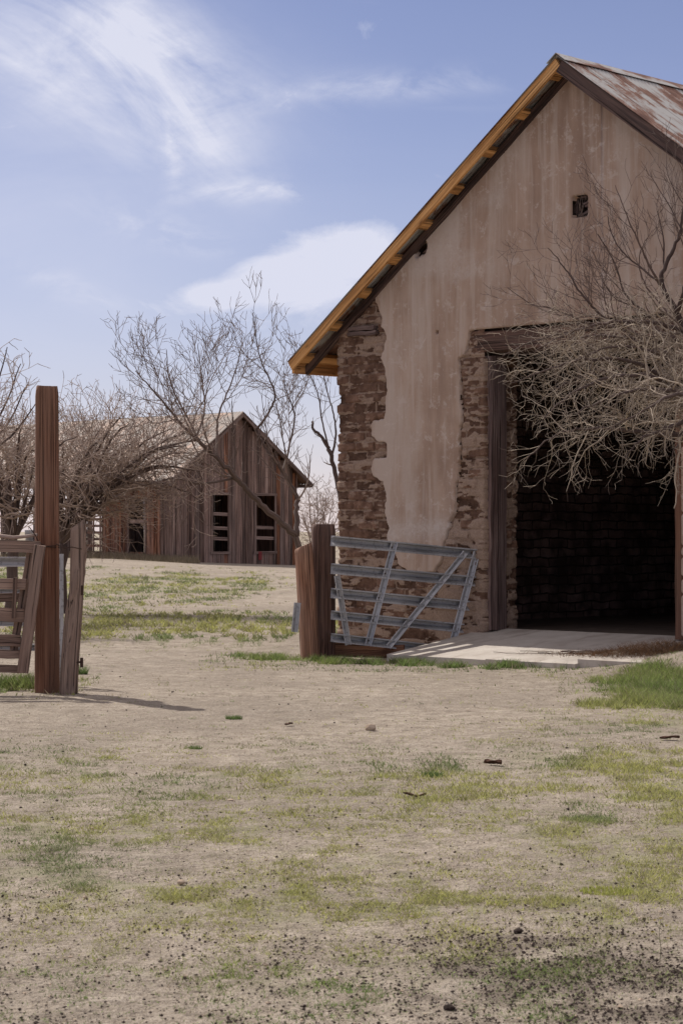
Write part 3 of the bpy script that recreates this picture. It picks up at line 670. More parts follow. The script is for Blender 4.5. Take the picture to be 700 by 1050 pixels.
# ================================================================= WOODEN GATE (left)
def pbar(b, a, c, w, h, **k): b.bar(a, c, w, h, **k)
GY0 = 20.6
wg = tag(empty('plank_gate', (P(-30, 690, GY0).x, GY0, g1(-3.6, GY0))), 'weathered wooden plank gate leaning against the tall red post', 'gate')
def child(b, name, mat, root, smooth=False):
    l = root.location
    b.v = [(p[0] - l.x, p[1] - l.y, p[2] - l.z) for p in b.v]; return b.build(name, mat, root, smooth)
def plank(x0, y0, x1, y1, hpx, Y, mat=M['rail_grey'], root=wg, name='rail', th=.04, **k):
    b = MB(); b.bar(P(x0, y0, Y), P(x1, y1, Y), th, hpx / F * Y, segs=8, jit=.004, rng=rg, **k); child(b, name, mat, root)
plank(-70, 556, 41, 561.5, 12.5, GY0, tint=(.6, .5, .5)); plank(-70, 596, 27, 599, 11, GY0 + .03); plank(-70, 628, 25, 631, 14, GY0 + .02, tint=(.65, .6, .5))
plank(-70, 655, 22, 657, 12, GY0 + .05, tint=(.3, .2, .5)); plank(-70, 669, 20, 671, 9, GY0 + .05); plank(-70, 684, 22, 686, 8, GY0 + .03, tint=(.3, .5, .5)); plank(-70, 612, 24, 613, 9, GY0 + .10, tint=(.25, .4, .5))
b = MB(); b.bar(P(41, 559, GY0 - .06), P(23.5, 690, GY0 - .06), .05, 11.5 / F * GY0, up=(1, 0, 0), segs=10, jit=.003, rng=rg, tint=(.5, .55, .5)); child(b, 'stile', M['rail_grey'], wg)
b = MB(); b.bar(P(32, 566, GY0 + .10), P(14, 668, GY0 + .10), .05, 8 / F * GY0, up=(1, 0, 0), segs=8, jit=.003, rng=rg, tint=(.35, .3, .5)); child(b, 'brace', M['post_grey'], wg)
b = MB(); b.bar(P(16, 592, GY0 - .04), P(14.5, 634, GY0 - .04), .04, 4 / F * GY0, up=(1, 0, 0), tint=(.2, .3, .5)); child(b, 'brace', M['rail_grey'], wg)
# twisted limb pole along the top
b = MB(); pts = [P(-60 + i * 12.3, 549.5 + 1.6 * math.sin(i * 1.3), GY0 + .12) for i in range(9)]; b.tube(pts, [.028 - .0015 * i for i in range(9)], 8, wob=.12, rng=rg)
tag(b.build('crooked_pole', M['bark_far'], None, True), 'crooked grey branch pole lying along the top of the plank gate', 'pole')
# steel panel behind it
sp = tag(empty('steel_fence_panel', (P(-30, 690, 21.9).x, 21.9, g1(-3.7, 21.9))), 'shiny steel rail panel standing behind the weathered plank gate', 'fence')
def channel(b, a, c, hgt, dep=.045, up=(0, 0, 1), th=.006):
    """open steel channel: two flanges and a recessed web"""
    a = Vector(a); c = Vector(c); d = (c - a).normalized(); x = d.cross(Vector(up)).normalized(); x = -x if x.y > 0 else x; z = x.cross(d)
    prof = [(-.0, -hgt / 2), (-dep, -hgt / 2), (-dep, -hgt * .36), (-dep * .35, -hgt * .06), (-dep * .02, -hgt * .04), (-dep * .02, hgt * .30), (-dep, hgt * .36), (-dep, hgt / 2), (0, hgt / 2)]
    n0 = len(b.v)
    for e_, p in enumerate((a, c)):
        for (u, w_) in prof: b.v.append(tuple(p - x * u + z * w_)); b.gc.append(((c - a).length * e_, u, w_)); b.t.append((.5, .5, .5))
    n = len(prof)
    for k in range(n): k2 = (k + 1) % n; b.f.append((n0 + k, n0 + k2, n0 + n + k2, n0 + n + k))
    b.f.append(tuple(n0 + k for k in range(n))); b.f.append(tuple(n0 + n + k for k in range(n - 1, -1, -1)))
for (ya, yb, hp) in ((576, 576, 10), (606, 607, 7), (638, 638, 8), (663, 664, 7)):
    b = MB(); channel(b, P(62.5, yb, 21.9), P(-80, ya, 21.9), hp / F * 21.9); child(b, 'rail', M['galv'], sp)
b = MB(); b.tube([P(63.5, 568, 21.86), P(63.5, 700, 21.86)], [.022, .022], 8); child(b, 'upright', M['galv'], sp)

# ================================================================= LEANING STEEL GATE (centre)
Lz0 = 27.25
def gp(px, py, off=0):     # the gate's plane runs from the post to the slab, slightly away from the camera
    Y = Lz0 + (px - 340) / 125 * .75 + off; return P(px, py, Y)
sg = tag(empty('steel_gate', (gp(345, 660).x, gp(345, 660).y, g1(.0, 27.2))), 'dented grey galvanised five rail gate leaning between square post and adobe wall', 'gate')
for (ya, yb, xb, hp) in ((554.5, 568.5, 489.5, 10.5), (583, 596, 484, 11), (608, 621, 478, 10.5), (630.5, 644, 472, 9.5), (653.5, 667.5, 465, 9)):
    b = MB(); pa = gp(339, ya); pb = gp(xb, yb); mid = []
    channel(b, pa, pb, hp / F * Lz0, .09); child(b, 'rail', M['galv'], sg)
def stile(x0, y0, x1, y1, wpx, off, name):
    b = MB(); a = gp(x0, y0, off); c = gp(x1, y1, off); channel(b, a, c, wpx / F * Lz0 * 1.15, .035, up=(1, 0, 0)); child(b, name, M['galv'], sg)
    b2 = MB()
for a in ((488.5, 566, 461.5, 668, 6.5, -.075, 'stile'), (404.5, 556, 377, 662, 6, -.075, 'stile'), (345.5, 590, 357, 661, 5.5, -.075, 'brace'), (477, 567, 398, 664, 5.5, -.078, 'brace'), (305, 618, 302, 648, 6, -.06, 'gate_end')): stile(*a)
for (bx, by) in ((489, 567), (484, 596), (478, 621), (471, 645), (465, 667), (403, 561), (396, 588), (389, 613), (383, 636), (379, 657)):
    b = MB(); p = gp(bx - 1, by, -.095); b.tube([p, p + Vector((0, -.014, 0))], [.011, .009], 6); child(b, 'bolt', M['wire'], sg)
# old plank lying under the gate
b = MB(); a = P(338, 660, 27.75); a.z = g1(a.x, a.y) + .09; c = P(414, 668, 27.55); c.z = g1(c.x, c.y) + .07; b.bar(a, c, .05, .20, segs=8, jit=.006, rng=rg, tint=(.4, .1, .5))
tag(b.build('ground_plank', M['post_red']), 'reddish brown plank lying on edge under the leaning steel gate', 'plank')

# ================================================================= FAR BARN
Cx, Cy = -6.46, 82.0
fb = tag(empty('wooden_barn', (Cx, Cy, 0), R(45)), 'weathered grey and rust plank barn with open windows in the background', 'barn')
# local: x along gable (right, away), y = into the building along the side (left, away)
W2, RZ, FT, EO = 6.52, 6.30, .73, .60; SLN = 4.55; TL = 16.0
def fr(x): return RZ - FT * abs(x - W2 / 2)
rb = random.Random(11)
def boards(face, a0, a1, top, openings, parent, thick=.03, wmin=.16, wmax=.26, zb=.1, redf=0):
    g = MB(); p = a0
    while p < a1 - .02:
        w = min(rb.uniform(wmin, wmax), a1 - p); m = p + w / 2; zt = top(m) - rb.uniform(0, .03); segs = [(zb, zt)]
        for (o0, o1, z0, z1) in openings:
            if o0 < m < o1: segs = [(zb, z0), (z1, zt)]
        tgt = g; red = rb.random() < redf(m)
        t = (rb.uniform(.0, 1), rb.uniform(0, .8), rb.uniform(.55, 1) if red else rb.uniform(0, .22)); off = rb.uniform(-.012, .012)
        for (za, zb_) in segs:
            if zb_ - za < .05: continue
            cs = rb.uniform(0, .05) if za == zb else 0
            if face == 'gable': tgt.box((m, -.02 + off, (za + cs + zb_) / 2), w - .012, thick, zb_ - za - cs, tint=t, rng=rb)
            else: tgt.box((-.02 + off, m, (za + cs + zb_) / 2), thick, w - .012, zb_ - za - cs, tint=t, rng=rb)
        p += w
    g.build('board_wall', M['barn_grey'], parent)
gop = [(1.87, 2.75, .80, 3.05), (4.18, 5.26, .80, 3.05)]; sop = [(1.78, 2.80, .78, 2.92)]
boards('gable', 0, W2, lambda m: fr(m), gop, fb, redf=lambda m: .12 if m < 4.9 else .35)
boards('side', 0, SLN, lambda m: fr(0) - .02, sop, fb, redf=lambda m: .1 if m < .95 else .92)
# the dark, closed back sides so the inside stays dim
boards('gable', 0, W2, lambda m: fr(m), [], (bk := empty('back_wall', (0, SLN + .05, 0))), wmin=.25, wmax=.3, redf=lambda m: 0)
bk.parent = fb
v = MB()
for i in range(30): v.box((W2, i * .16 + .08, 2.0), .03, .166, 3.9, tint=(rb.random(), .4, .5), rng=rb)
v.build('side_wall', M['barn_grey'], fb)
for (o0, o1, z0, z1) in gop:
    f = MB()
    for q in (o0 - .02, o1 + .02): f.box((q, -.06, (z0 + z1) / 2), .09, .04, z1 - z0 + .2, tint=(.4, .4, 0))
    f.box(((o0 + o1) / 2, -.058, z1 + .05), o1 - o0 + .2, .04, .10, along=0, tint=(.6, .4, 0)); f.box(((o0 + o1) / 2, -.058, z0 - .05), o1 - o0 + .2, .04, .10, along=0, tint=(.6, .6, 0))
    w_ = f.build('window_frame', M['barn_grey'], fb)
    for zz in ((1.30, 1.72, 2.28) if o0 < 3 else (1.32, 1.74)):
        f = MB(); f.bar((o0 + .03, .0, zz + .03), (o1 - .03, .0, zz), .03, .13, tint=(.9, .8, 0), rng=rb); f.build('slat', M['barn_grey'], w_)
f = MB()
for q in (1.76, 2.82): f.box((-.06, q, 1.85), .04, .09, 2.3, tint=(.4, .4, 0))
w_ = f.build('window_frame', M['barn_grey'], fb); f = MB(); f.box((-.01, 2.29, 2.0), .03, 1.0, .16, along=1, tint=(.9, .8, 0)); f.build('slat', M['barn_grey'], w_)
f = MB(); f.box((4.42, -.075, .62), .18, .02, .34, tint=(.5, .5, .5)); f.build('red_board', M['redpaint'], fb)
# roof
def fsheet(side):
    dp = np.arange(-.35, TL, .04); e = np.linspace(0, W2 / 2 + EO, 6); DD, EE = np.meshgrid(dp, e, indexing='ij')
    zo = .012 * np.sin(2 * np.pi * DD / .16) + .07 * (fbm(DD * .5, EE * .5, 600 + side, 3) - .5)
    X = W2 / 2 + side * EE; Zr = RZ + .10 - FT * EE + zo; b_ = MB(); b_.grid(X, DD, Zr); b_.grid(X, DD, Zr - .02); return b_.build('roof_sheet', M['roof_far'], fb, True)
fsheet(-1); fsheet(1)
for sd in (-1, 1):
    v = MB(); e1 = W2 / 2 + EO; v.bar((W2 / 2, -.34, RZ - .01), (W2 / 2 + sd * e1, -.34, RZ - .01 - FT * e1), .05, .16, tint=(.25, .3, 0)); v.build('barge_board', M['barn_grey'], fb)
    v = MB(); v.bar((W2 / 2 + sd * (e1 - .03), -.33, RZ - FT * e1 - .0), (W2 / 2 + sd * (e1 - .03), TL, RZ - FT * e1 - .0), .05, .14, tint=(.5, .4, 0)); v.build('eave_board', M['barn_grey'], fb)
for i in range(14):
    d_ = .4 + i * 1.15
    for sd in (-1, 1):
        v = MB(); e1 = W2 / 2 + EO - .06; v.bar((W2 / 2, d_, RZ - .03), (W2 / 2 + sd * e1, d_, RZ - .03 - FT * e1), .05, .12, tint=(.3, .3, 0)); v.build('rafter', M['barn_grey'], fb)
for yy_ in np.arange(SLN + 2.2, TL, 2.3):
    for xx_ in (0.05, W2):
        v = MB(); v.box((xx_, yy_, 2.0), .18, .18, 3.85, tint=(.3, .3, 0)); v.build('roof_post', M['barn_grey'], fb)
# lattice pen panel at the barn's left end
lp = tag(empty('lattice_panel', (Cx, Cy, 0), R(45)), 'open lattice of grey slats at the left end of the wooden barn', 'fence')
v = MB()
for i in range(9): v.box((-.02, SLN + .98, .75 + i * .27), .03, 1.9, .10, along=1, rng=rb)
v.build('slat', M['barn_grey'], lp)
for q in (SLN + .06, SLN + .5, SLN + 1.0, SLN + 1.5, SLN + 1.9):
    v = MB(); v.box((-.05, q, 1.75), .03, .09, 2.7, rng=rb); v.build('stile', M['barn_grey'], lp)
# stock tank under the open bay
v = MB(); tx, ty = Cx - .7071 * 10.5 + .7071 * 2.2, Cy + .7071 * 10.5 + .7071 * 2.2
ta = [(0, 0, 0)]; nseg = 40
th = np.linspace(0, 2 * np.pi, nseg); zz = np.array([0, .3, .32, .6, .62, .9, .92, 1.2]); rr = np.array([1, 1, 1.02, 1.0, 1.02, 1, 1.03, 1.03])
T_, ZZ = np.meshgrid(th, zz, indexing='ij'); v.grid(np.cos(T_) * rr * 1.3, np.sin(T_) * rr * 1.3, ZZ); v.poly([(math.cos(a) * 1.3, math.sin(a) * 1.3, 1.1) for a in th[:-1]])
o = v.build('stock_tank', M['galv'], None, True); o.location = (tx, ty, g1(tx, ty) - .05)
tag(o, 'round galvanised water tank under the open bay of the far barn', 'tank')

# ================================================================= TREES
class Tree:
    def __init__(s, seed, Y, step=.11, crook=.35, up=.1, spread=.8, twig_r=.004, n_twig=3.2, droop=0, minr=.006):
        s.r = random.Random(seed); s.Y = Y; s.tr = []; s.cr = []; s.step = step; s.crook = crook; s.up = up; s.spread = spread; s.twig_r = twig_r; s.nt = n_twig; s.droop = droop; s.minr = minr
    def rv(s): return Vector((s.r.gauss(0, 1), s.r.gauss(0, 1), s.r.gauss(0, 1)))
    def shoot(s, p, d, L, r, lev):
        n = max(3, int(L / s.step)); st = L / n; pts = [p.copy()]; rad = [r]; d = d.normalized(); endr = max(s.twig_r * .6, r * .35)
        for i in range(n):
            d = (d + s.rv() * s.crook * .5 + Vector((0, 0, s.up - s.droop * (i / n) * (1 if lev > 0 else .3)))).normalized()
            p = p + d * st; pts.append(p.copy()); rad.append(r + (endr - r) * (i + 1) / n)
            if lev < s.maxlev and i > 0:
                k = s.nt * st / (.30 if lev == 0 else .26)
                while k > 0 and (k >= 1 or s.r.random() < k):
                    k -= 1; q = s.rv(); q = (q - d * q.dot(d)).normalized()
                    cd_ = (d * s.r.uniform(.35, 1.0) + q * s.spread * s.r.uniform(.6, 1.2)).normalized()
                    rem = L * (1 - i / n)
                    s.shoot(p, cd_, max(.12, (rem * .75 + L * .15) * s.r.uniform(.4, 1.0)), max(s.twig_r, rad[-1] * .55), lev + 1)
        s.cr.append((pts, rad))
    def limb(s, pts, r0, r1, sub=6, L=1.2, dens=2.0, maxlev=2, start=.25, dy=None, main=True, side=1.0):
        """a traced limb (points given in metres) that throws off shoots"""
        s.maxlev = maxlev; q = [Vector(p) for p in pts]; fine = []
        for i in range(len(q) - 1):
            a, b_, c, d = q[max(i - 1, 0)], q[i], q[i + 1], q[min(i + 2, len(q) - 1)]
            for k in range(sub):
                t = k / sub; fine.append(.5 * ((2 * b_) + (c - a) * t + (2 * a - 5 * b_ + 4 * c - d) * t * t + (3 * b_ - a - 3 * c + d) * t ** 3))
        fine.append(q[-1]); m = len(fine)
        fine = [f + s.rv() * r0 * .18 for f in fine]; fine[0] = q[0]
        rad = [r0 + (r1 - r0) * (i / (m - 1)) ** .8 for i in range(m)]
        (s.tr if r0 > .02 else s.cr).append((fine, rad))
        for i in range(int(m * start), m):
            ln = (fine[i] - fine[i - 1]).length; k = dens * ln / .25; d = (fine[i] - fine[i - 1]).normalized()
            while k > 0 and (k >= 1 or s.r.random() < k):
                k -= 1; w = s.rv(); w.y *= side; w = (w - d * w.dot(d)).normalized()
                s.shoot(fine[i], (d * .6 + w * s.spread * 1.1).normalized(), L * s.r.uniform(.35, 1.1) * (1.15 - .5 * i / m), max(s.twig_r, rad[i] * .5), 0)
    def build(s, name, loc, bark, twig, label, group=None, nt=7, cat='tree'):
        root = tag(empty(name, loc), label, cat, group)
        t = MB(); c = MB(); L = Vector(loc)
        for pts, rad in s.tr: t.tube([p - L for p in pts], rad, 9, tint=(s.r.random() * .3, 0, 0), wob=.08, rng=s.r, off=s.r.random() * 9)
        for pts, rad in s.cr:
            n = 3 if rad[0] < .008 else 5; c.tube([p - L for p in pts], rad, n, tint=(s.r.random(), 0, 0), cap=False, off=s.r.random() * 9)
        if t.v: t.build('trunk', bark, root, True)
        if c.v: c.build('crown', twig, root, True)
        return root, len(c.f)
def pts(Y, *l):
    """px,py[,dy] triples -> points around depth Y"""
    return [P(a[0], a[1], Y + (a[2] if len(a) > 2 else 0)) for a in l]
# --- mid mesquite behind the gate posts
Y = 42.0
T = Tree(21, Y, .15, .27, .12, .66, .0052, 2.2)
base = P(318, 625, Y); base.z = g1(base.x, Y) - .1
T.limb([base] + pts(Y, (312, 590), (302.6, 549)), .08, .062, L=.3, dens=0)
T.limb(pts(Y, (302.6, 549), (284, 531, -.2), (263.6, 514, -.4), (247, 496, -.7), (231, 478, -1), (215, 463, -1.1)), .072, .042, L=1.88, dens=1.25, start=.4)
T.limb(pts(Y, (215, 463, -1.1), (197, 446, -1.3), (182, 430, -1.5), (158, 401, -1.8), (138, 380, -2)), .045, .008, L=1.88, dens=1.62)
T.limb(pts(Y, (243, 490, -.7), (205, 496, -1.4), (180, 490, -1.8), (150, 497, -2.2), (128, 492, -2.5)), .03, .007, L=1.50, dens=2.00)
T.limb(pts(Y, (304, 549), (304, 520, .3), (303, 505, .4), (286, 478, .4), (272, 458, .5), (263, 440, .6)), .06, .02, L=1.62, dens=1.25)
T.limb(pts(Y, (263, 440, .6), (274, 425, .5), (282, 408, .3), (276, 388, .2), (266, 366, 0), (262, 340, 0), (259, 320, 0)), .028, .006, L=1.38, dens=1.38)
T.limb(pts(Y, (290, 483, .4), (296, 460, .9), (302, 425, 1.3), (293, 400, 1.5), (291, 380, 1.6)), .028, .007, L=1.62, dens=1.62)
T.limb(pts(Y, (222, 468, -1), (223, 440, -.6), (225, 423, -.5), (236, 395, -.2), (243, 375, 0), (249, 350, .2)), .032, .006, L=1.50, dens=1.62)
T.limb(pts(Y, (205, 453, -1.2), (193, 430, -1), (178, 400, -1), (172, 378, -1.2), (171, 358, -1.4)), .026, .006, L=1.38, dens=1.62)
T.limb(pts(Y, (200, 452, -1.2), (210, 420, -.6), (208, 395, -.3), (205, 372, 0), (203, 352, 0)), .024, .006, L=1.38, dens=1.62)
T.limb(pts(Y, (296, 425, 1.3), (312, 400, 1.8), (318, 378, 2), (322, 362, 2.1)), .015, .005, L=1.25, dens=1.75)
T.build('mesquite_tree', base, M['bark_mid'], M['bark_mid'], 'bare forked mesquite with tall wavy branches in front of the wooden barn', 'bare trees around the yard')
# --- dead branch tree beside the adobe corner
Y = 47.0; T = Tree(31, Y, .15, .3, .08, .7, .005, 1.2)
base = P(362, 600, Y); base.z = g1(base.x, Y) - .1
T.limb([base] + pts(Y, (357, 560), (351, 524), (345, 490), (337, 460)), .075, .045, L=.5, dens=.1)
T.limb(pts(Y, (337, 460), (329, 447), (322, 441), (320, 432)), .045, .025, L=.4, dens=.5)
T.limb(pts(Y, (340, 468), (344, 445), (342, 425), (335, 400), (331, 380)), .03, .008, L=1.3, dens=1.5)
T.limb(pts(Y, (337, 460), (330, 430), (326, 405), (318, 385), (310, 375)), .022, .007, L=1.2, dens=1.5)
T.limb(pts(Y, (350, 510), (358, 470), (364, 430), (360, 400)), .03, .008, L=1.1, dens=1.2)
T.build('dead_tree', base, M['bark'], M['bark'], 'thin half dead tree rising just left of the adobe wall corner', 'bare trees around the yard')
# --- hazy tree far behind
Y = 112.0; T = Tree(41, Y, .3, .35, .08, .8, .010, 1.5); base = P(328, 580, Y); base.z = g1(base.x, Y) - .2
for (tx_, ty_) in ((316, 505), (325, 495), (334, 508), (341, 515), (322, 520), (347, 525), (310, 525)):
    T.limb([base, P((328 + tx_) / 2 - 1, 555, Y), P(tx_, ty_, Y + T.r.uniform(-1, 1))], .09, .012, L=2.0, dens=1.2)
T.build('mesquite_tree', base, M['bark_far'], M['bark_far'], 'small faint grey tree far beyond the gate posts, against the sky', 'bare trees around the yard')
# --- left cluster, under which the far barn hides
def umbrella(seed, Y, bx, by, cx_, top, halfw, n, label, low=505, dens=1.9, L=1.1, r=.075, tall=0, bark='bark_far'):
    T = Tree(seed, Y, .15, .30, .035, .85, .0058, 1.5, .03); base = P(bx, by, Y); base.z = g1(base.x, Y) - .1; rr = T.r
    fork = P(bx + rr.uniform(-4, 4), low + 52, Y); T.limb([base, fork], r * 1.5, r * 1.2, L=.3, dens=0)
    for i in range(n):
        a = i / n * 2 * math.pi + rr.uniform(-.3, .3); ex = cx_ + halfw * math.cos(a) * rr.uniform(.65, 1.05); dyy = halfw / F * Y * math.sin(a) * rr.uniform(.6, 1.1)
        eyy = top + (low - top) * rr.uniform(.05, .95) * abs(math.cos(a)) ** 1.2 + rr.uniform(0, 22); m1 = P(fork.x / Y * F + CX + (ex - bx) * .30, low + 8 + rr.uniform(-14, 12), Y + dyy * .35); m2 = P(bx + (ex - bx) * .68, (eyy + low) / 2 - 14, Y + dyy * .7)
        T.limb([fork, m1, m2, P(ex, eyy, Y + dyy)], r * rr.uniform(.55, .9), .008, L=L, dens=dens)
    for (qx, qy) in ([] if not tall else tall):
        T.limb([fork, P(bx + (qx - bx) * .35, low - 35, Y), P(bx + (qx - bx) * .7, (low + qy) / 2 - 10, Y + .5), P(qx, qy, Y + .6)], r * .55, .007, L=L * .9, dens=1.2)
    return T.build('mesquite_tree', base, M['bark'], M[bark], label, 'bare trees around the yard')
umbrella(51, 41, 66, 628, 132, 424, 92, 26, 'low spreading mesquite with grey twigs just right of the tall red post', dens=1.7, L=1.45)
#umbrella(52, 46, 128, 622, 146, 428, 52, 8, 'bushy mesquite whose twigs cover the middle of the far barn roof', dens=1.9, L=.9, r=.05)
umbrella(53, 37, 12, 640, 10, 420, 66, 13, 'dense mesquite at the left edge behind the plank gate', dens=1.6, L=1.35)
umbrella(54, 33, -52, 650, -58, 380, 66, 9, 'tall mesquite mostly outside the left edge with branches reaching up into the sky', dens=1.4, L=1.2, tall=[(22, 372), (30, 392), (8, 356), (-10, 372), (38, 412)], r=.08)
# --- right tree in front of the doorway
Y = 23.4
T = Tree(61, Y, .062, .36, .02, .90, .0026, 2.6, .13)
base = P(775, 690, Y); base.z = g1(base.x, Y) - .1; fork = P(768, 520, Y); f2 = P(752, 432, Y)
T.limb([base, P(778, 600, Y), fork, f2], .14, .10, L=.3, dens=0)
umb = [((730, 415, -.3), (690, 392, -.6), (640, 385, -.9), (590, 400, -1.1), (555, 432, -1.2)), ((735, 405, .1), (700, 372, .2), (655, 350, .3), (600, 345, .4), (548, 362, .5)),
       ((730, 425, -.2), (696, 445, -.5), (650, 442, -.8), (603, 440, -1.0), (570, 446, -1.1), (540, 470, -1.2)), ((735, 395, .4), (700, 352, .6), (650, 335, .7), (600, 338, .6), (550, 348, .4), (515, 365, .2)),
       ((728, 410, -.6), (680, 400, -1), (630, 405, -1.4), (590, 425, -1.6)), ((735, 415, 0), (700, 400, 0), (650, 372, -.1), (600, 368, -.2), (560, 380, -.3), (525, 392, -.4)),
       ((740, 420, -.6), (710, 430, -.9), (680, 440, -1.1), (655, 452, -1.2), (640, 470, -1.3)), ((735, 400, .3), (705, 380, .0), (672, 362, -.3), (630, 355, -.5), (585, 372, -.6)),
       ((740, 400, .7), (712, 362, .9), (672, 345, .9), (628, 350, .8), (575, 360, .6)), ((738, 415, -.8), (715, 408, -1.3), (690, 405, -1.5), (660, 420, -1.6), (625, 440, -1.6)),
       ((735, 430, .2), (712, 445, .3), (695, 455, .3), (688, 470, .2)), ((735, 420, .4), (690, 410, .5), (645, 400, .6), (600, 392, .5), (560, 400, .4)),
       ((740, 390, .2), (715, 350, .1), (690, 335, 0), (655, 330, -.2), (615, 332, -.3), (575, 345, -.3), (548, 360, -.3)),
       ((740, 405, .5), (705, 395, .6), (665, 380, .7), (620, 380, .6), (585, 390, .4), (548, 415, .2))]
for i, u in enumerate(umb):
    T.limb([f2] + pts(Y, *u),   .045, .005, L=.84, dens=3.2, maxlev=2, start=.2)
T.build('mesquite_tree', base, M['bark'], M['twig'], 'pale drooping tangle of bare mesquite twigs hanging across the dark doorway', 'bare trees around the yard', cat='tree')
T = Tree(62, Y, .09, .24, .13, .62, .0030, 2.9, 0); b2 = P(742, 640, Y + 1.0); b2.z = g1(b2.x, Y + 1) - .1
YY = Y + 1.0
T.limb([b2] + pts(YY, (735, 520), (718, 400), (704, 345)), .08, .05, L=0.52, dens=.0)
T.limb(pts(YY, (704, 345), (692, 320, .1), (678, 291, .1), (684, 268, .1), (696, 240, .1), (700, 215, .1), (703, 190, .1), (699, 165, .1)), .042, .006, L=1.10, dens=2.03)
T.limb(pts(YY, (693, 322), (700, 300, -.2), (708, 262, -.3), (716, 232, -.4), (712, 205, -.4)), .03, .006, L=1.04, dens=1.89)
T.limb(pts(YY, (680, 298), (664, 270, -.3), (652, 244, -.4), (640, 215, -.5), (630, 190, -.5)), .018, .004, L=0.91, dens=1.89)
T.limb(pts(YY, (718, 400), (668, 352, -.2), (637, 336, -.4), (614, 322, -.5), (592, 296, -.6), (580, 276, -.6), (562, 255, -.7)), .03, .005, L=0.98, dens=2.16)
T.limb(pts(YY, (700, 352), (660, 320, .2), (640, 300, .3), (630, 270, .3), (612, 240, .3)), .022, .004, L=0.91, dens=2.03)
T.limb(pts(YY, (640, 338), (600, 330, -.3), (565, 316, -.4), (545, 312, -.4), (520, 295, -.5)), .014, .004, L=0.65, dens=2.03)
T.limb(pts(YY, (704, 345), (684, 320, .5), (660, 290, .6), (655, 262, .6), (668, 236, .6)), .018, .004, L=0.91, dens=2.03)
T.build('mesquite_tree', b2, M['bark'], M['bark'], 'dark upright branches rising above the twig tangle against the plaster gable', 'bare trees around the yard')

# ================================================================= SMALL THINGS
def gp2(px, py): Yg = F * CAMH / (py - HY); return (px - CX) / F * Yg, Yg
def lump(name, px, py, s, mat, label, cat, flat=.7, seed=0, group=None):
    x_, y_ = gp2(px, py); th = np.linspace(0, 2 * np.pi, 25); ph = np.linspace(-np.pi / 2, np.pi / 2, 13); T_, Ph = np.meshgrid(th, ph, indexing='ij')
    r_ = s * (1 + .45 * (fbm(np.cos(T_) * np.cos(Ph) * 1.5 + 5 + seed, np.sin(T_) * np.cos(Ph) * 1.5 + np.sin(Ph) * 2, seed, 3) - .5)); b_ = MB()
    b_.grid(r_ * np.cos(T_) * np.cos(Ph) * 1.2, r_ * np.sin(T_) * np.cos(Ph), r_ * np.sin(Ph) * flat)
    o = b_.build(name, mat, None, True); o.location = (x_, y_, g1(x_, y_) + s * flat * .55); tag(o, label, cat, group); return o
lump('rock', 380, 749, .035, M['stone'], 'round tan stone on the bare path in mid yard', 'rock', .9, 3)
lump('rock', 186, 908, .016, M['stone'], 'tiny white stone among the yellow grass', 'rock', .7, 5)
lump('rock', 237, 823, .018, M['stone'], 'small pale chip of stone left of centre', 'rock', .5, 9)
lump('dirt_clod', 460, 1030, .017, M['clod'], 'dark dirt clod near the bottom edge of the yard', 'clod', .7, 7)
lump('dirt_clod', 531, 954, .017, M['clod'], 'small dark dirt clod above the patch of dung crumbs', 'clod', .6, 8)
# dry leaf curled, bark chips
def chip(px, py, l, w, a, label, name='dry_leaf', cat='leaf'):
    x_, y_ = gp2(px, py); uu_, vv_ = np.meshgrid(np.linspace(-1, 1, 12), np.linspace(-1, 1, 7), indexing='ij')
    hw = w * np.sqrt(np.clip(1 - uu_ ** 2, 0, 1)); X_ = uu_ * l; Y_ = vv_ * hw; Z_ = .35 * w * vv_ ** 2 + .10 * l * uu_ ** 2 + .07 * l * np.sin(uu_ * 3 + px) + .012 + .1 * w * np.sin(vv_ * 4 + uu_ * 5)
    b_ = MB(); b_.grid(X_, Y_, Z_); b_.grid(X_, Y_, Z_ - .004); o = b_.build(name, M['leaf'], None, True); o.location = (x_, y_, g1(x_, y_)); o.rotation_euler.z = a; tag(o, label, cat)
chip(505, 783, .065, .05, .2, 'curled dark brown leaf on the grass right of centre'); chip(686, 759, .085, .03, .3, 'long dark strip of bark near the right edge', 'bark_strip', 'bark')
chip(425, 817, .07, .02, -.2, 'thin brown strip of bark in mid yard', 'bark_strip', 'bark'); chip(296, 744, .05, .02, .9, 'narrow brown leaf on the bare path left of the stone')
# fresh tufts
def tuft(px, py, r_, h, n, label, seed, colr=(.13, .185, .06)):
    x_, y_ = gp2(px, py); q = np.random.RandomState(seed); a = q.rand(n) * 6.283; rr_ = r_ * np.sqrt(q.rand(n)); bx_ = np.cos(a) * rr_; by_ = np.sin(a) * rr_; w = .003
    hh = h * q.uniform(.5, 1.1, n); la = q.rand(n) * 6.283; ln = hh * q.uniform(.2, .9, n); p = np.zeros((n, 3, 3)); wa = q.rand(n) * 6.283
    p[:, 0] = np.stack([bx_ - np.cos(wa) * w, by_ - np.sin(wa) * w, 0 * a], 1); p[:, 1] = np.stack([bx_ + np.cos(wa) * w, by_ + np.sin(wa) * w, 0 * a], 1); p[:, 2] = np.stack([bx_ + np.cos(la) * ln, by_ + np.sin(la) * ln, hh], 1)
    c = np.array(colr) * q.uniform(.6, 1.5, (n, 1)); o = tri_obj('grass_tuft', [(p, np.repeat(c[:, None], 3, 1))], M['grass']); o.location = (x_, y_, g1(x_, y_) - .004)
    tag(o, label, 'grass tuft', 'green grass tufts on the bare yard')
tuft(240, 737, .07, .04, 240, 'lone green tuft on the bare path left of centre', 1); tuft(443, 795, .07, .045, 220, 'dark green tuft below the tan stone', 2)
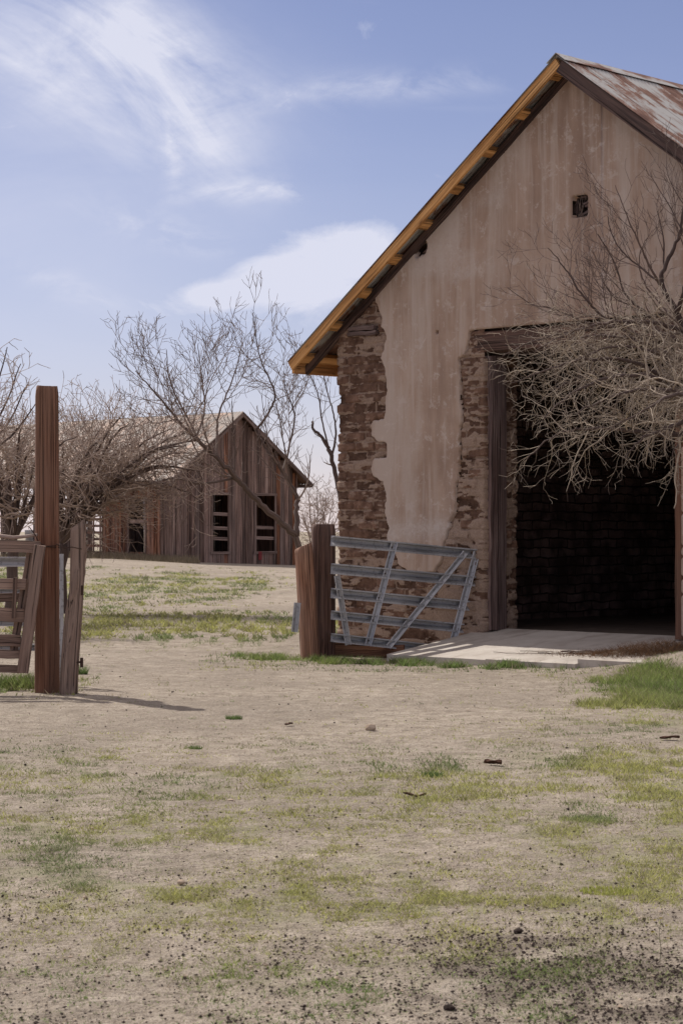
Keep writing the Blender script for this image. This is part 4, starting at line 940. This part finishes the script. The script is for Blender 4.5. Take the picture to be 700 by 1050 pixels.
tuft(622, 913, .12, .022, 520, 'bright yellow green clump at lower right', 3, (.36, .38, .10)); tuft(82, 690, .09, .12, 260, 'taller green tuft at the foot of the crooked grey post', 4); tuft(200, 768, .05, .03, 120, 'faint small tuft left of centre yard', 5)
# spindly weed, lower right
wx, wy = gp2(676, 985); wd = tag(empty('spindly_weed', (wx, wy, g1(wx, wy))), 'tall thin weed with yellow tips at lower right', 'weed')
b = MB(); sp_ = [(0, 0, 0), (.004, 0, .05), (-.003, 0, .11), (.003, 0, .155)]; b.tube(sp_, [.0016, .0014, .0012, .0009], 4)
for (z_, dx_, dz_) in ((.06, .03, .02), (.08, -.028, .025), (.10, .025, .03), (.12, -.02, .03), (.03, -.03, .015)): b.tube([(0, 0, z_), (dx_, .005, z_ + dz_)], [.001, .0007], 3)
b.build('stem', M['grass'], wd); 
bm_ = wd.children[0].data.attributes['tint']; bm_.data.foreach_set('color', np.tile(np.array([.12, .13, .05, 1], 'f'), len(bm_.data)))
for (x_, z_) in ((.003, .16), (.03, .085), (-.028, .108), (.025, .133), (-.02, .152)):
    b = MB()
    for k in range(5): a = k * 1.256; b.poly([(x_, 0, z_), (x_ + .007 * math.cos(a), .007 * math.sin(a), z_ + .003), (x_ + .007 * math.cos(a + .8), .007 * math.sin(a + .8), z_ + .006)], (.34, .27, .04))
    b.build('flower', M['grass'], wd)
# dead runner lying over the ramp
b = MB()
def rampz(s_, o_): return .30 + (.04 - .30) * (o_ + .35) / 2.13
def bpt(s_, o_, z_): return A + Vector((ISQ * s_ - ISQ * o_, -ISQ * s_ - ISQ * o_, z_))
rl = random.Random(9)
for k in range(7):
    pl = []
    for i in range(26):
        t = i / 25; s_ = 1.35 + 2.6 * t; o_ = 1.42 - .72 * t + .10 * math.sin(t * 6 + k) + rl.uniform(-.02, .02); pl.append(bpt(s_, o_, rampz(s_, o_) + .010 + rl.uniform(0, .012)))
    m_ = rl.randint(16, 26); b.tube(pl[26 - m_:], [.007 * rl.uniform(.5, 1)] * m_, 4, tint=(rl.random() * .4, 0, 0), cap=False)
tag(b.build('dead_runner', M['bark'], None), 'dry brown plant runners trailing across the concrete ramp', 'dead plant')
# dry grass heap by the right jamb
hp_ = []; q = np.random.RandomState(77); n = 5200; u = q.randn(n, 2) * np.array([.42, .18]); hx, hy_ = 3.62, 24.75
zz = .02 + np.exp(-(u[:, 0] / .5) ** 2 - (u[:, 1] / .25) ** 2) * .16 * q.rand(n); a = q.rand(n) * 6.283; ln = q.uniform(.05, .16, n); wa = .0025
sx_ = hx + u[:, 0]; sy_ = hy_ + u[:, 1] - .35 * u[:, 0]; sz_ = np.maximum(gz(sx_, sy_), rampz(0, 0) * 0 + .12) + zz
p = np.zeros((n, 3, 3)); p[:, 0] = np.stack([sx_, sy_, sz_ - .02], 1); p[:, 1] = np.stack([sx_ + .005, sy_ + .003, sz_ - .02], 1); p[:, 2] = np.stack([sx_ + np.cos(a) * ln, sy_ + np.sin(a) * ln, sz_ + q.uniform(-.02, .07, n)], 1)
c = np.array([.11, .062, .036]) * q.uniform(.5, 1.7, (n, 1)); tag(tri_obj('dry_weeds', [(p, np.repeat(c[:, None], 3, 1))], M['grass']), 'brown heap of dry weeds piled on the ramp beside the right door post', 'dry weeds', kind='stuff')
# dry pale grass along the foot of the far barn
n = 9000; q = np.random.RandomState(78); tt = q.uniform(-1.5, SLN + 6, n); oo = np.abs(q.randn(n)) * .35 + .05
sx_ = Cx - ISQ * tt - ISQ * oo * 1; sy_ = Cy + ISQ * tt - ISQ * oo; sz_ = gz(sx_, sy_); hh = q.uniform(.08, .42, n) * np.exp(-oo); a = q.rand(n) * 6.283
p = np.zeros((n, 3, 3)); p[:, 0] = np.stack([sx_ - .012, sy_, sz_ - .02], 1); p[:, 1] = np.stack([sx_ + .012, sy_, sz_ - .02], 1); p[:, 2] = np.stack([sx_ + .08 * np.cos(a), sy_ + .08 * np.sin(a), sz_ + hh], 1)
c = np.array([.36, .29, .19]) * q.uniform(.6, 1.3, (n, 1)); tag(tri_obj('dry_grass', [(p, np.repeat(c[:, None], 3, 1))], M['grass']), 'pale dry grass standing along the foot of the far plank barn', 'grass', kind='stuff')

# ================================================================= SKY, SUN, CAMERA
SAZ, SEL = R(-37.5), R(49)
w = bpy.data.worlds.new('World'); sc.world = w; w.use_nodes = True; t = w.node_tree
class WN(NT):
    def __init__(s): s.t = t
k = WN(); bg = t.nodes['Background']
sky = k.n('ShaderNodeTexSky', sky_type='NISHITA', sun_disc=False, sun_elevation=SEL, sun_rotation=SAZ, altitude=1200, air_density=1.0, dust_density=.6, ozone_density=2.2)
tc = k.n('ShaderNodeTexCoord').outputs['Generated']; xyz = k.sep(tc)
az = k.math('ARCTAN2', xyz[0], xyz[1]); el = k.math('ARCSINE', xyz[2])
def gauss(caz, cel, ra, re, rot=0.0, warp=None):
    """soft cloud mass around a direction of the sky (radians)"""
    da = k.math('SUBTRACT', az, caz); de = k.math('SUBTRACT', el, cel); c, s_ = math.cos(rot), math.sin(rot)
    u = k.math('ADD', k.math('MULTIPLY', da, c / ra), k.math('MULTIPLY', de, s_ / ra)); v_ = k.math('ADD', k.math('MULTIPLY', da, -s_ / re), k.math('MULTIPLY', de, c / re))
    r2 = k.math('ADD', k.math('MULTIPLY', u, u), k.math('MULTIPLY', v_, v_)); return k.math('POWER', 2.718, k.math('MULTIPLY', r2, -1.0))
cv = k.n('ShaderNodeCombineXYZ'); k.l(az, cv.inputs[0]); k.l(el, cv.inputs[1])
puff = k.noise(k.scale(cv.outputs[0], (18, 34, 1)), 1, 8, .64, .5)
puff2 = k.noise(k.scale(cv.outputs[0], (30, 60, 1)), 1, 6, .62, .3)
wisp_v = k.n('ShaderNodeVectorRotate', rotation_type='Z_AXIS'); k.l(cv.outputs[0], wisp_v.inputs['Vector']); wisp_v.inputs['Angle'].default_value = .62
wisp = k.noise(k.scale(wisp_v.outputs[0], (7, 22, 1)), 1, 7, .64, .9)
veil = k.noise(k.scale(cv.outputs[0], (3.2, 14, 1)), 1, 5, .6, .6)
D = lambda px, py: ((px - CX) / F, (HY - py) / F)
def G(px, py, rx, ry, rot=0): a_, e_ = D(px, py); return gauss(a_, e_, rx / F, ry / F, rot)
cum = k.math('ADD', G(305, 292, 88, 36, .12), k.math('ADD', G(355, 258, 60, 26, .1), G(222, 303, 42, 13)))
cum = k.math('MULTIPLY', k.math('MULTIPLY', k.ramp(k.math('ADD', cum, k.math('MULTIPLY', k.math('SUBTRACT', puff, .5), 2.0)), [(.28, 0), (.95, 1)]), k.ramp(puff2, [(.3, .62), (.62, 1)])), 1.15)
wm = k.math('ADD', G(120, 50, 130, 60, -.55), k.math('ADD', k.math('MULTIPLY', G(70, 60, 170, 50, -.2), .8), k.math('ADD', G(205, 120, 75, 40, -.95), k.math('MULTIPLY', G(100, 130, 150, 40, -.4), .6))))
ws = k.math('MULTIPLY', k.math('MULTIPLY', wm, k.ramp(k.math('ADD', k.math('MULTIPLY', wisp, .6), k.math('MULTIPLY', puff, .4)), [(.36, 0), (.62, 1)])), .74)
sm = k.math('ADD', G(235, 200, 60, 10, .1), k.math('ADD', G(170, 240, 80, 16, -.3), G(75, 300, 50, 14, -.35)))
sm = k.math('ADD', sm, k.math('ADD', G(176, 165, 9, 30, 0.1), k.math('ADD', G(290, 200, 45, 9, -.1), G(400, 95, 120, 14, .05))))
ss_ = k.math('MULTIPLY', k.math('MULTIPLY', sm, k.ramp(puff, [(.42, 0), (.66, 1)])), .62)
lowh = k.math('MULTIPLY', k.ramp(el, [(.0, 1), (.19, .12), (.30, 0)]), k.math('MULTIPLY_ADD', veil, .75, .30))
left = k.math('MULTIPLY', G(20, 170, 210, 190), k.math('MULTIPLY_ADD', veil, .9, .0))
allc = k.math('ADD', k.math('ADD', cum, ws), k.math('ADD', ss_, k.math('ADD', k.math('MULTIPLY', lowh, .62), k.math('MULTIPLY', left, .62))), clamp=True)
gen = k.math('MAXIMUM', k.ramp(veil, [(.5, 0), (.75, .30)]), k.math('MULTIPLY', k.ramp(el, [(.28, 0), (.5, .9)]), k.ramp(puff, [(.3, .5), (.6, 1)])))     # faint veil, plus bright cloud cover added overhead, out of view, as ambient fill
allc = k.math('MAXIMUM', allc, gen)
skyc = k.mix(1.0, sky.outputs[0], (.74, .60, .66), 'MULTIPLY')
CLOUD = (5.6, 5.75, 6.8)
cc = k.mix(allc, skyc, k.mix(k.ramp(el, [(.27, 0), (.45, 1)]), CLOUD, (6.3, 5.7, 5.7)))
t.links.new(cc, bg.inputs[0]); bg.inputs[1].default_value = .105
sun = bpy.data.lights.new('sun', 'SUN'); sun.energy = 3.5; sun.angle = R(.6); sun.color = (1.0, .955, .89)
so = bpy.data.objects.new('sun', sun); COL.objects.link(so)
dv = Vector((math.sin(SAZ) * math.cos(SEL), math.cos(SAZ) * math.cos(SEL), math.sin(SEL))); so.rotation_euler = dv.to_track_quat('Z', 'Y').to_euler(); so.location = dv * 60
cam = bpy.data.cameras.new('camera'); co = bpy.data.objects.new('camera', cam); COL.objects.link(co); sc.camera = co
co.location = (0, 0, CAMH); co.rotation_euler = (R(90), 0, 0); cam.sensor_fit = 'VERTICAL'; cam.sensor_height = 36; cam.sensor_width = 24; cam.lens = F / 1050 * 36
cam.shift_y = 20 / 1050; cam.clip_start = .1; cam.clip_end = 12000
cam.dof.use_dof = True; cam.dof.focus_distance = 27; cam.dof.aperture_fstop = 13
vs_ = sc.view_settings; vs_.view_transform = 'Standard'; vs_.look = 'None'; vs_.gamma = 1; vs_.use_curve_mapping = False; vs_.exposure = 0.28
sc.cycles.max_bounces = 5; sc.cycles.diffuse_bounces = 3; sc.cycles.transmission_bounces = 2
